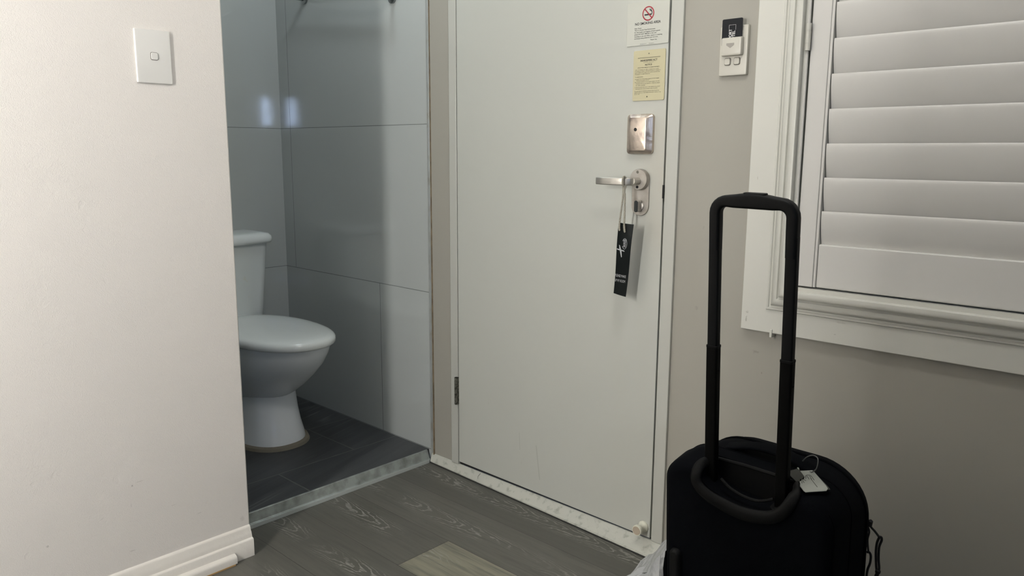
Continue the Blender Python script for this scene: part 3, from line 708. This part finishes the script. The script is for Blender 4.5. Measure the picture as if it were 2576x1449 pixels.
# mitred surround, profile swept round the opening. (offset outwards from the opening edge, projection from wall)
def surround(name, prof, x0, x1, z0, z1, material, parent=None, **k):
    bm = bmesh.new(); rg = []
    for cx_, cz_, sx__, sz__ in [(x0, z0, -1, -1), (x1, z0, 1, -1), (x1, z1, 1, 1), (x0, z1, -1, 1)]:
        rg.append([bm.verts.new((cx_+sx__*a_, -d, cz_+sz__*a_)) for a_, d in prof])
    n = len(prof)
    for i in range(4):
        A_, B_ = rg[i], rg[(i+1) % 4]
        for j in range(n): bm.faces.new((A_[j], A_[(j+1) % n], B_[(j+1) % n], B_[j]))
    return obj(name, bm, material, parent=parent, **k) if parent else struct(name, bm, material, **k)
PX0, PX1, PZ0, PZ1 = 1.3585, 2.34, 0.838, 1.94      # opening that the shutter panel fills
# flat architrave board
surround('trim_5', [(.066, 0), (.1315, 0), (.1315, .017), (.130, .0185), (.066, .0185)], PX0, PX1, PZ0+.006, PZ1, 'trim', bevel=.0008, ang=25)
# moulded shutter frame on top of it
zf = [(.0005, 0), (.0660, 0), (.0660, .0200), (.0640, .0235), (.0600, .0240), (.0575, .0205), (.0545, .0205), (.0520, .0270), (.0470, .0325), (.0400, .0350), (.0350, .0350), (.0325, .0310), (.0290, .0310), (.0280, .0400), (.0240, .0440), (.0180, .0450), (.0120, .0435), (.0100, .0405), (.0100, .0280), (.0005, .0275)]
surround('trim_6', zf, PX0, PX1, PZ0, PZ1, 'trim', ang=38)

sh_ = root('plantation_shutter', ((PX0+PX1)/2, -.02, PZ0), label='white plantation shutter panel with closed horizontal louvres filling the window', cat='shutter')
SYf, SYb = -.0240, .004      # front and back face of the panel
x0 = PX0+.003; stw = 0.0435
for nm, a_, b2 in (('stile', x0, x0+stw), ('stile', PX1-.003-stw, PX1-.003)):
    obj(nm, B(a_, b2, SYf, SYb, PZ0+.003, PZ1-.003), 'shutter', parent=sh_, bevel=.0016)
xl0, xl1 = x0+stw, PX1-.003-stw
for a_, b2 in ((xl0, xl0+.0065), (xl1-.0065, xl1)):
    obj('stile_bead', B(a_, b2, SYf+.0015, SYb, PZ0+.003, PZ1-.003), 'shutter', parent=sh_, bevel=.0012, seg=2)
obj('rail', B(xl0+.0067, xl1-.0067, SYf+.004, SYb, PZ0+.003, .9440), 'shutter', parent=sh_, bevel=.003, seg=3)
obj('rail', B(xl0+.0067, xl1-.0067, SYf+.004, SYb, 1.868, PZ1-.003), 'shutter', parent=sh_, bevel=.003, seg=3)
ztops = [0.9440+.0775*k for k in range(1, 13)]
def louver(zt):
    bm = bmesh.new(); n = 22; a_, b2 = .0445, .0056; tilt = math.radians(10.5)
    def ring(x):
        out = []
        for k in range(n):
            t = 2*PI*k/n; u, w_ = a_*math.cos(t), b2*math.sin(t)*(1.0)
            # u runs up, w towards the window; top edge leans into the room
            out.append((x, w_*math.cos(tilt)-u*math.sin(tilt), u*math.cos(tilt)+w_*math.sin(tilt)))
        return out
    cz_ = zt-a_*math.cos(tilt)
    yoff = SYf+.0045+a_*math.sin(tilt)
    rg = [[(p[0], p[1]+yoff, p[2]+cz_) for p in ring(x)] for x in (xl0+.0085, xl1-.0085)]
    loft(bm, rg); return obj('louver', bm, 'shutter', parent=sh_, ang=60)
for zt in ztops: louver(zt)
for zc in (1.415, ):
    h = obj('hinge', T([(PX0+.0005, -.0330, zc-.030), (PX0+.0005, -.0330, zc+.030)], .0052, seg=14), 'hinge_paint', parent=sh_, label='white painted butt hinge')
    for a_, b2 in ((-.030, -.014), (-.013, .013), (.014, .030)):
        obj('knuckle', T([(PX0+.0005, -.0330, zc+a_), (PX0+.0005, -.0330, zc+b2)], .0058, seg=14), 'hinge_paint', parent=h)
obj('hinge_bead', T([(PX0-.0010, -.0300, PZ0+.004), (PX0-.0010, -.0300, PZ1-.004)], .0030, seg=8), 'shutter', parent=sh_)
# small clip under the architrave board
o = obj('cover_clip', B(1.3060, 1.3120, -.0215, 0.0, .7030, .7230), 'trim', bevel=.0005); tag(o, 'tiny white clip on the lower edge of the window architrave', 'clip')

# ------------------------------------------------------------------ toilet
TYC = -0.355
tb = root('toilet', (-0.56, TYC, BZ), label='white toilet with closed lid in the dark tiled bathroom', cat='toilet')
def egg(xb, xf, hw_, z, n=40, sq=2.0, cyo=0.0, wide=0.42):
    """outline in plan: back xb, front xf, half width hw_; widest point set by 'wide'"""
    out = []; xm = xb+(xf-xb)*wide
    for k in range(n):
        t = 2*PI*k/n; c_, s_ = math.cos(t), math.sin(t)
        ex = 2.0/sq
        cxx = (abs(c_)**ex)*(1 if c_ > 0 else -1); syy = (abs(s_)**ex)*(1 if s_ > 0 else -1)
        x_ = xm+(xf-xm)*cxx if c_ > 0 else xm+(xm-xb)*cxx
        out.append((x_, TYC+cyo+hw_*syy, z))
    return out
# bowl: round basin drawn in to the pedestal
rg = []
for z, xb, xf, hw_, sq in [(.216, -.80, -.492, .098, 2.0), (.224, -.80, -.468, .108, 2.0), (.248, -.81, -.425, .124, 2.0), (.285, -.82, -.368, .140, 2.0), (.330, -.83, -.312, .155, 2.05), (.375, -.835, -.266, .167, 2.1), (.418, -.84, -.234, .175, 2.1), (.448, -.84, -.220, .178, 2.1), (.456, -.84, -.221, .177, 2.1)]:
    rg.append(egg(xb, xf, hw_, z, sq=sq, wide=.5))
bm = bmesh.new(); loft(bm, rg); obj('bowl', bm, 'porcelain', parent=tb, ang=50)
rg = []
for z, xb, xf, hw_ in [(.058, -.84, -.402, .124), (.080, -.84, -.406, .121), (.12, -.84, -.419, .114), (.17, -.83, -.433, .109), (.21, -.82, -.441, .107), (.250, -.82, -.447, .105)]:
    rg.append(egg(xb, xf, hw_, z, sq=2.3, wide=.6))
bm = bmesh.new(); loft(bm, rg); obj('pedestal', bm, 'porcelain', parent=tb, ang=50)
rg = [egg(-.85, -.384, .140, BZ, sq=2.2, wide=.6), egg(-.85, -.388, .137, BZ+.010, sq=2.2, wide=.6), egg(-.85, -.397, .129, BZ+.0145, sq=2.2, wide=.6)]
bm = bmesh.new(); loft(bm, rg); obj('mortar_bed', bm, 'mortar', parent=tb, label='brown mortar bed')
# seat ring and closed lid
rg = [egg(-.80, -.216, .176, .4565, sq=2.15, wide=.46), egg(-.80, -.213, .178, .459, sq=2.15, wide=.46), egg(-.80, -.213, .178, .462, sq=2.15, wide=.46)]
bm = bmesh.new(); loft(bm, rg); obj('seat', bm, 'seat', parent=tb, ang=60)
rg = []
for z, i_ in [(.4605, .010), (.4615, .003), (.466, .0), (.477, 0), (.485, .003), (.491, .011), (.4955, .028), (.4985, .058), (.5005, .11), (.5015, .165)]:
    rg.append(egg(-.800+i_*.6, -.198-i_, .188-i_*1.02, z, sq=2.2, wide=.46))
bm = bmesh.new(); loft(bm, rg); obj('lid', bm, 'seat', parent=tb, ang=60)
# cistern tapering downwards with a rounded front, overhanging lid
def dsh(x0_, x1_, hw_, r, z, bow=.018, n=10):
    pts_ = []
    for k in range(n+1):                    # front corner +y
        t = PI/2*k/n; pts_.append((x1_-r+r*math.cos(PI/2-t), TYC+hw_-r+r*math.sin(PI/2-t), z))
    for k in range(1, 8):
        t = k/8; y_ = TYC+(hw_-r)*(1-2*t); pts_.append((x1_+bow*(1-(2*t-1)**2), y_, z))
    for k in range(n+1):
        t = PI/2*k/n; pts_.append((x1_-r+r*math.cos(-t), TYC-hw_+r+r*math.sin(-t), z))
    pts_ += [(x0_, TYC-hw_, z), (x0_, TYC+hw_, z)]
    return pts_
rg = [dsh(-.968, -.800, .150, .045, .480), dsh(-.968, -.797, .154, .045, .52), dsh(-.968, -.790, .168, .045, .70), dsh(-.968, -.786, .174, .045, .782)]
bm = bmesh.new(); loft(bm, rg); ci = obj('cistern', bm, 'cist', parent=tb, ang=50)
rg = [dsh(-.970, -.788, .174, .046, .7825), dsh(-.970, -.770, .186, .046, .784), dsh(-.970, -.766, .190, .046, .793), dsh(-.970, -.768, .188, .046, .810), dsh(-.970, -.778, .180, .044, .820), dsh(-.970, -.806, .160, .040, .824)]
bm = bmesh.new(); loft(bm, rg); cl = obj('cistern_lid', bm, 'seat', parent=tb, ang=60)
obj('flush_button', lathe([(.022, 0), (.022, .004), (.018, .006)], (-.87, TYC, .824), (0, 0, 1), 24), 'chrome', parent=cl)
obj('seat_hinge', T([(-.795, TYC-.08, .474), (-.795, TYC+.08, .474)], .010, seg=12), 'seat', parent=tb)

# towel rail high on the tiled side wall; only its lowest ends reach into the photo
trl = root('towel_rail', (-.45, 0, 1.70), label='dark metal towel rail high on the bathroom side wall, only its ends showing', cat='towel rail')
obj('rail_bar', T([(-.760, -.060, 1.762), (-.150, -.060, 1.698)], .0075, seg=12), 'chrome', parent=trl)
for x_, z_ in ((-.745, 1.760), (-.180, 1.695)):
    obj('post', lathe([(.020, 0), (.020, .008), (.009, .012), (.009, .056), (.011, .070)], (x_, 0, z_), (0, -1, 0), 16), 'chrome', parent=trl)

# ------------------------------------------------------------------ suitcase (leans a little, local axes: x across, y towards the wall, z up its back panel)
SO = (1.5116, -0.4852, 0.0)
TIL = math.radians(5.0474); ROLL = 0.0135
su = root('suitcase', SO, rot=(TIL, ROLL, 0), label='black soft wheeled suitcase with its telescopic handle pulled up, below the window', cat='suitcase')
def outline(inset, n=12, top=.574, bot=.035, hw_=.1675, rt=.055, rb=.045):
    w_, r1, r0 = hw_-inset, max(rt-inset, .012), max(rb-inset, .012)
    z1, z0 = top-inset, bot+inset; pts_ = []
    for cx_, cz_, r, a0 in [(w_-r1, z1-r1, r1, 0), (-(w_-r1), z1-r1, r1, PI/2), (-(w_-r0), z0+r0, r0, PI), (w_-r0, z0+r0, r0, 1.5*PI)]:
        for k in range(n+1):
            t = a0+PI/2*k/n; pts_.append((cx_+r*math.cos(t), cz_+r*math.sin(t)))
    # slight crown along the top edge
    return [(x_-.004, z_) for x_, z_ in pts_]
yf, yb = -.030, .200
rg = []
prof = []
for k in range(6):
    t = PI/2*k/5; prof.append((yf+.024*(1-math.cos(t)), .022*(1-math.sin(t)), .000, .052))
prof += [(.03, -.001, .003, .055), (.06, -.001, .003, .064), (.10, -.001, .000, .078), (.14, 0, -.004, .096)]
for k in range(1, 7):
    t = PI/2*k/6; prof.append((.150+.050*math.sin(t), .046*(1-math.cos(t)), -.006, .104))
for y_, ins, dt, rt_ in prof:
    rg.append([(x_, y_, z_) for x_, z_ in outline(ins, top=.567+dt, rt=rt_)])
bm = bmesh.new(); loft(bm, rg)
body = obj('case_body', bm, 'fabric', parent=su, local=True, ang=70)
# handle recess cut into the top of the back panel
cut = bmesh.new()
cpoly = [(-.089, .70), (-.090, .560), (-.086, .541), (-.066, .527), (-.036, .517), (.0, .513), (.030, .514), (.056, .521), (.074, .535), (.086, .558), (.088, .70)]
prism(cut, cpoly, lambda a, b, d: (a, d, b), -.10, .026)
bmesh.ops.recalc_face_normals(cut, faces=cut.faces)
cme = bpy.data.meshes.new('cut'); cut.to_mesh(cme); cut.free(); co = bpy.data.objects.new('cut', cme); col.objects.link(co); co.parent = su
md = body.modifiers.new('cut', 'BOOLEAN'); md.operation = 'DIFFERENCE'; md.object = co; md.solver = 'EXACT'
bpy.context.view_layer.update(); dg = bpy.context.evaluated_depsgraph_get()
nm_ = bpy.data.meshes.new_from_object(body.evaluated_get(dg)); body.modifiers.clear(); body.data = nm_; nm_.name = 'case_body'
bpy.data.objects.remove(co)
for p_ in nm_.polygons: p_.use_smooth = True
nm_.set_sharp_from_angle(angle=math.radians(60))
# moulded lining of the recess and its raised U-shaped rim
bm = bmesh.new()
rim = [(-.082, .004, .570), (-.0925, -.018, .566), (-.0965, -.030, .551), (-.0920, -.033, .530), (-.0680, -.034, .515), (-.0380, -.034, .507), (-.004, -.034, .5025), (.028, -.034, .5055), (.056, -.034, .5140), (.077, -.034, .531), (.0895, -.030, .553), (.0925, -.018, .567), (.085, .004, .571)]
rp = curve_pts(rim, 5)
tube(bm, rp, [.0100+.0035*math.sin(PI*k/(len(rp)-1))**2 for k in range(len(rp))], seg=14, flat=(.55, 1), ref=(0, 1, 0))
rimo = obj('recess_rim', bm, 'case_plastic', parent=su, local=True, ang=70, label='raised moulded plastic rim round the handle recess')
def offs(poly, k, cx_=.004, cz_=.56):
    return [(cx_+(a-cx_)*k, cz_+(b2-cz_)*k) for a, b2 in poly]
low_poly = [(-.0885, .5680), (-.0895, .560), (-.0855, .5415), (-.0655, .5275), (-.036, .5175), (.0, .5135), (.030, .5145), (.0555, .5215), (.0735, .5355), (.0855, .558), (.0865, .5680)]
bm = bmesh.new(); prism(bm, low_poly, lambda a, b, d: (a, d, b), .0215, .0255); obj('recess_lining', bm, 'case_plastic', parent=su, local=True)
bm = bmesh.new(); tube(bm, curve_pts([(-.052, -.016, .548), (-.032, -.019, .537), (-.004, -.021, .530), (.026, -.020, .530), (.052, -.016, .541)], 6), .0030, seg=8)
obj('inner_lip', bm, 'case_plastic', parent=su, local=True)
bm = bmesh.new(); tube(bm, [(-.086, .0215, .5665), (-.03, .0215, .5690), (.03, .0215, .5690), (.084, .0215, .5665)], .0036, seg=8)
obj('recess_top_edge', bm, 'case_plastic', parent=su, local=True)
# sockets at the foot of the tubes, telescopic tubes, grip
for s_, nmx in ((-1, -.0815), (1, .0607)):
    bm = bmesh.new(); prism(bm, rrect(.034, .034, .009, nmx, 0, 5), lambda a, b, d: (a, b, d), .505, .5225); obj('tube_socket', bm, 'case_plastic', parent=su, local=True, bevel=.002)
    bm = bmesh.new(); prism(bm, rrect(.0222, .0172, .003, nmx, 0, 4), lambda a, b, d: (a, b, d), .515, .8035); ot = obj('outer_tube', bm, 'case_metal', parent=su, local=True)
    bm = bmesh.new(); prism(bm, rrect(.0230, .0180, .003, nmx, 0, 4), lambda a, b, d: (a, b, d), .8000, .8050); obj('collar', bm, 'case_plastic', parent=ot, local=True, bevel=.0008)
    bm = lathe([(.0022, 0), (.0022, .0012), (.0012, .002)], (nmx+.0110, 0.0, .757), (1, 0, 0), 10); obj('stop_button', bm, 'case_plastic', parent=ot, local=True)
    bm = bmesh.new(); prism(bm, rrect(.0200, .0150, .0028, nmx, 0, 4), lambda a, b, d: (a, b, d), .79, 1.02); obj('inner_tube', bm, 'grip', parent=su, local=True)
# grip: a rounded inverted U with a thicker, sagging hand bar
gx0, gx1, zt_ = -.0778, .0566, 1.0800
path = [(gx0-.0035, .985, .0098), (gx0-.0035, 1.030, .0102), (gx0-.0035, 1.052, .0102)]
for k in range(1, 7):
    t = PI/2*k/6; path.append((gx0-.0035+.022*(1-math.cos(t)), 1.052+.022*math.sin(t), .0102))
for k in range(1, 8):
    t = k/8; path.append((gx0+.0185+(gx1-gx0-.037)*t, 1.0740+.0030*math.sin(PI*t)-.0008, .0102+.0030*math.sin(PI*t)))
for k in range(0, 7):
    t = PI/2*k/6; path.append((gx1+.0035-.022+.022*math.sin(t), 1.052+.022*math.cos(t), .0102))
path += [(gx1+.0035, 1.030, .0102), (gx1+.0035, .985, .0098)]
bm = bmesh.new(); rg = []
for i, (x_, z_, hw_) in enumerate(path):
    a_ = Vector((path[max(i-1, 0)][0], 0, path[max(i-1, 0)][1])); b2 = Vector((path[min(i+1, len(path)-1)][0], 0, path[min(i+1, len(path)-1)][1]))
    d = (b2-a_).normalized(); s_ = Vector((d.z, 0, -d.x))
    zz_ = 0
    rg.append([Vector((x_, 0, z_))+s_*p+Vector((0, q, 0)) for p, q in rrect(2*hw_, .0195, .0050, 0, 0, 4)])
loft(bm, rg); gp = obj('grip', bm, 'grip', parent=su, local=True, ang=50)
bm = bmesh.new(); prism(bm, rrect(.042, .014, .005, -.0085, 0, 5), lambda a, b, d: (a, b, d), 1.083, 1.0905); obj('release_button', bm, 'grip', parent=gp, local=True, bevel=.0015, seg=3)
# padded carry strap over the top
strap = curve_pts([(-.118, .084, .558), (-.100, .082, .563), (-.070, .080, .573), (-.036, .079, .5835), (.004, .079, .5875), (.040, .080, .583), (.070, .082, .572), (.088, .084, .562)], 6)
bm = bmesh.new(); rg = []
for i, p in enumerate(strap):
    d = (strap[min(i+1, len(strap)-1)]-strap[max(i-1, 0)]).normalized(); up_ = Vector((0, 1, 0)).cross(d).normalized()*-1
    rg.append([p+Vector((0, a_, 0))+up_*b2 for a_, b2 in rrect(.034, .007, .003, 0, 0, 3)])
loft(bm, rg); obj('carry_strap', bm, 'fabric', parent=su, local=True, ang=50)
# piping and zip seams following the body outline
def seam(y_, ins, r, name, top=.568, mtl='case_plastic', rt=.055):
    pts_ = [Vector((x_, y_, z_)) for x_, z_ in outline(ins, top=top, rt=rt)]
    if name == 'piping':        # broken where the handle recess is cut
        run = [p for p in pts_ if not (abs(p.x) < .150 and p.z > .53)]
        i0 = max(range(len(run)), key=lambda i: (run[i]-run[i-1]).length*(run[i].z > .5)*(run[i-1].z > .5))
        run = run[i0:]+run[:i0]
        obj(name, T(run, r, seg=6), mtl, parent=su, local=True, ang=80); return
    obj(name, T(pts_, r, seg=6, closed=True), mtl, parent=su, local=True, ang=80)
seam(-.014, .0015, .0020, 'piping', top=.567, mtl='fabric2')
seam(.060, -.0005, .0020, 'zip_seam', top=.570, mtl='fabric2', rt=.064)
seam(.140, -.0010, .0030, 'zip_seam', top=.563, mtl='fabric2', rt=.096)
# skid rails low on the back panel, side grab strap, wheels and foot
for s_ in (-1, 1):
    bm = bmesh.new(); rg = []
    for d, i_ in [(-.028, 0), (-.036, .001), (-.040, .004), (-.041, .007)]:
        rg.append([(x_, d, z_) for x_, z_ in rrect(.026-2*i_, .320-2*i_, .0125-i_, s_*.1370-.002, .212, 6)])
    loft(bm, rg); obj('skid_rail', bm, 'case_plastic', parent=su, local=True, ang=50)
rg = []
for z_, r_ in [(.255, .004), (.275, .010), (.300, .012), (.325, .008), (.345, .002)]:
    rg.append([(-.171-r_*.9*(math.cos(t)+.2), .002+.022*math.sin(t), z_) for t in [2*PI*k/14 for k in range(14)]])
bm = bmesh.new(); loft(bm, rg); obj('side_grab_strap', bm, 'fabric2', parent=su, local=True, ang=80)
for s_ in (-1, 1):
    obj('wheel', lathe([(.010, 0), (.028, .001), (.030, .004), (.030, .018), (.028, .021), (.010, .022)], (s_*.135-.011, .165, .0157), (1, 0, 0), 24), 'case_plastic', parent=su, local=True)
    bm = bmesh.new(); box(bm, s_*.11-.016, s_*.11+.016, -.020, .012, .0025, .045); obj('foot', bm, 'case_plastic', parent=su, local=True, bevel=.003)
# zip pulls with cord loops on the right side
def cord(ctrl, r=.0021): return T(curve_pts([(a-.0045, b, c) for a, b, c in ctrl], 6), r, seg=7)
zb = [(.1655, .168, .452), (.1680, .170, .441), (.1765, .171, .4325), (.1850, .171, .4235)]
zp = obj('zip_pull', cord(zb, .0022), 'cord_black', parent=su, local=True)
obj('cord_loop', cord([(.1850, .171, .4235), (.1815, .171, .410), (.1808, .171, .392), (.1822, .171, .372), (.1840, .171, .356), (.1865, .171, .350), (.1890, .171, .357), (.1868, .171, .375), (.1858, .171, .392), (.1862, .171, .405), (.1893, .171, .418), (.1885, .171, .4245), (.1852, .171, .4240)], .0023), 'cord_black', parent=zp, local=True)
obj('cord_knot', lathe([(.001, -.006), (.0045, -.003), (.0052, 0), (.0045, .003), (.001, .006)], (.1827, .171, .350), (.3, 0, 1), 12), 'cord_black', parent=zp, local=True)
obj('cord_loop', cord([(.1865, .171, .348), (.1835, .171, .338), (.1828, .171, .320), (.184, .171, .300)], .0024), 'cord_black', parent=zp, local=True)
obj('cord_loop', cord([(.1875, .171, .348), (.1868, .171, .335), (.1872, .171, .318), (.186, .171, .300)], .0024), 'cord_black', parent=zp, local=True)
zp2 = obj('zip_pull', cord([(.1640, .168, .440), (.1665, .170, .428), (.1645, .170, .412), (.1662, .170, .395), (.1680, .170, .3840)], .0019), 'cord_black', parent=su, local=True)
obj('cord_loop', cord([(.1650, .171, .383), (.1690, .171, .3845), (.1722, .171, .378), (.1718, .171, .362), (.1680, .171, .345), (.1672, .171, .325), (.168, .171, .300)], .0023), 'cord_black', parent=zp2, local=True)
obj('zip_slider', lathe([(.001, -.008), (.004, -.006), (.0045, .005), (.001, .008)], (.1632, .168, .4480), (.1, 0, 1), 10), 'cord_black', parent=su, local=True)

# luggage label hanging by a wire ring on the suitcase top
SM = Matrix.Translation(Vector(SO)) @ Euler((TIL, ROLL, 0)).to_matrix().to_4x4()
def S(x_, y_, z_): return SM @ Vector((x_, y_, z_))
lt = root('luggage_label', S(.105, .03, .574), label='torn white luggage label on a wire ring, lying on the black suitcase', cat='luggage label')
LZ = .5722
def lab(poly, lift, th):
    return prism(bmesh.new(), poly, lambda a, b, d: S(a, b, LZ+d), lift, lift+th)
white = [(.0692, .0549), (.0856, .0706), (.0890, .0685), (.1262, .0310), (.1333, .0226), (.1349, .0126), (.1300, .0072), (.1091, -.0138), (.1049, -.0120), (.0853, .0076), (.0862, .0120), (.0840, .0165), (.0872, .0205), (.0851, .0240), (.0875, .0274), (.0870, .0316), (.0852, .0366), (.0793, .0430), (.0764, .0464)]
obj('label_card', lab(white, 0.0006, .0010), 'label', parent=lt, smooth=False, label='white card with a ragged torn edge')
obj('label_backing', lab([(.0895, .0690), (.1325, .0290), (.1375, .0232), (.1345, .0180), (.1262, .0300)], 0.0, .0005), 'torn', parent=lt, smooth=False)
obj('torn_sleeve', lab([(.0562, .0428), (.0624, .0562), (.0686, .0544), (.0793, .0430), (.0858, .0352), (.0850, .0310), (.0864, .0247), (.0830, .0220), (.0857, .0170), (.0860, .0091), (.0814, .0100), (.0679, .0212), (.0600, .0300)], .0018, .0012), 'torn', parent=lt, smooth=False, label='dark torn sleeve')
obj('torn_scrap', lab([(.0574, .0745), (.0610, .0609), (.0671, .0571)], .0014, .0008), 'label', parent=lt, smooth=False)
bm = bmesh.new()
for pl in ([(.0894, .0326), (.0853, .0440), (.0890, .0488), (.0928, .0481)], [(.0963, .0380), (.1089, .0245), (.1175, .0153)], [(.0881, .0425), (.0953, .0336)], [(.0928, .0481), (.1033, .0363)], [(.0875, .0230), (.0935, .0160)], [(.0885, .0180), (.0915, .0120)], [(.0880, .0275), (.0930, .0250)], [(.0910, .0460), (.0990, .0360)]):
    tube(bm, curve_pts([S(a, b, LZ+.0018) for a, b in pl], 4), .00050, seg=5)
obj('pen_marks', bm, 'ink_soft', parent=lt, smooth=False)
ringp = curve_pts([S(*p) for p in [(.0601, .085, .5765), (.0660, .0825, .5860), (.0719, .080, .5931), (.0836, .075, .6014), (.0928, .070, .6026), (.0974, .065, .5999), (.0985, .061, .5913), (.0963, .0595, .5830), (.0900, .0605, .5760), (.0870, .0610, .5745)]], 6)
obj('wire_ring', T(ringp, .0011, seg=8), 'wire', parent=lt, label='thin grey wire ring')
obj('eyelet', T([S(.0842, .0619, LZ+.0018), S(.0880, .0640, LZ+.0018)], .0009, seg=6), 'wire', parent=lt)

# ------------------------------------------------------------------ crumpled plastic bag beside the suitcase
pb_c = Vector((1.215, -.395, 0))
bm = bmesh.new(); nu, nv_ = 36, 22
random.seed(11)
def rad(t, h):
    base_ = .105*(1-.25*h)*(1+.10*math.sin(3*t+1.1)+.07*math.sin(7*t+4*h)+.05*math.sin(11*t-6*h))
    return base_*(1+.10*math.sin(9*h*PI+2*t)*.5)
rg = []
for j in range(nv_+1):
    h = j/nv_; row_ = []
    for i in range(nu):
        t = 2*PI*i/nu; r = rad(t, h)*(.75+.25*math.sin(min(1, h*4+.15)*PI/2))
        if h > .85: r *= 1-(h-.85)*3.2
        lean = Vector((.030*h, .0, 0))
        zz_ = h*.250*(1+.10*math.sin(t+.4))+.006*math.sin(6*t+9*h)*min(1, h*5)
        # drop towards the floor on the left side, rise against the case
        zz_ *= (1.0+.22*math.cos(t))
        p_ = pb_c+lean+Vector((r*1.05*math.cos(t), r*.85*math.sin(t), max(zz_, .001*h)))
        if p_.x > 1.322: p_.x = 1.322+(p_.x-1.322)*.12      # pressed flat against the side of the case
        row_.append(p_)
    rg.append(row_)
loft(bm, rg)
o = obj('plastic_bag', bm, 'poly', ang=25, smooth=True); tag(o, 'crumpled white plastic bag on the floor at the left side of the suitcase', 'bag')

# ------------------------------------------------------------------ behind the camera: the lamp that lights the room
fl = root('floor_lamp', (LAMP.x, LAMP.y, 0), label='floor lamp with a tall glowing paper column, behind the camera near the left wall', cat='lamp')
obj('base', lathe([(.13, 0), (.13, .012), (.10, .02), (.012, .026)], (LAMP.x, LAMP.y, 0), (0, 0, 1), 32), 'bronze', parent=fl)
obj('pole', T([(LAMP.x, LAMP.y, .02), (LAMP.x, LAMP.y, LAMP.z-LAMP_H/2)], .010, seg=12), 'bronze', parent=fl)
obj('paper_shade', lathe([(LAMP_R, 0), (LAMP_R, LAMP_H)], (LAMP.x, LAMP.y, LAMP.z-LAMP_H/2), (0, 0, 1), 32), 'paper_glow', parent=fl)
wd = root('light_blocker', (1.225, -2.53, 0), label='added cupboard-shaped light blocker, unseen behind the camera beside the floor lamp', cat='light_blocker')  # added out of view to keep lamp light off the right-hand wall
obj('carcass', B(1.09, 1.36, -2.90, -2.16, 0.0, 2.10), 'shutter', parent=wd, bevel=.002)
for a_, b2 in ((1.093, 1.357),):
    d_ = obj('door', B(a_, b2, -2.16, -2.14, .06, 2.095), 'shutter', parent=wd, bevel=.002)
    kx = b2-.03
    obj('knob', lathe([(.006, 0), (.006, .012), (.014, .018), (.013, .026)], (kx, -2.14, 1.05), (0, 1, 0), 16), 'steel', parent=d_)
cp3 = root('bathroom_downlight', (-.10, -.36, ZC-.02), label='small round downlight in the bathroom ceiling above the toilet', cat='ceiling light')
obj('ceiling_plate', lathe([(.07, 0), (.07, .012), (.05, .018)], (-.10, -.36, ZC-.0185), (0, 0, 1), 32), 'ceiling', parent=cp3)
cp2 = root('ceiling_light', (CEIL.x, CEIL.y, ZC-.02), label='round ceiling light fitting above the camera', cat='ceiling light')
obj('ceiling_plate', lathe([(.18, 0), (.18, .015), (.10, .02)], (CEIL.x, CEIL.y, ZC-.0205), (0, 0, 1), 32), 'ceiling', parent=cp2)

# keep only wanted custom properties
for o in bpy.data.objects:
    if 'base' in o: del o['base']
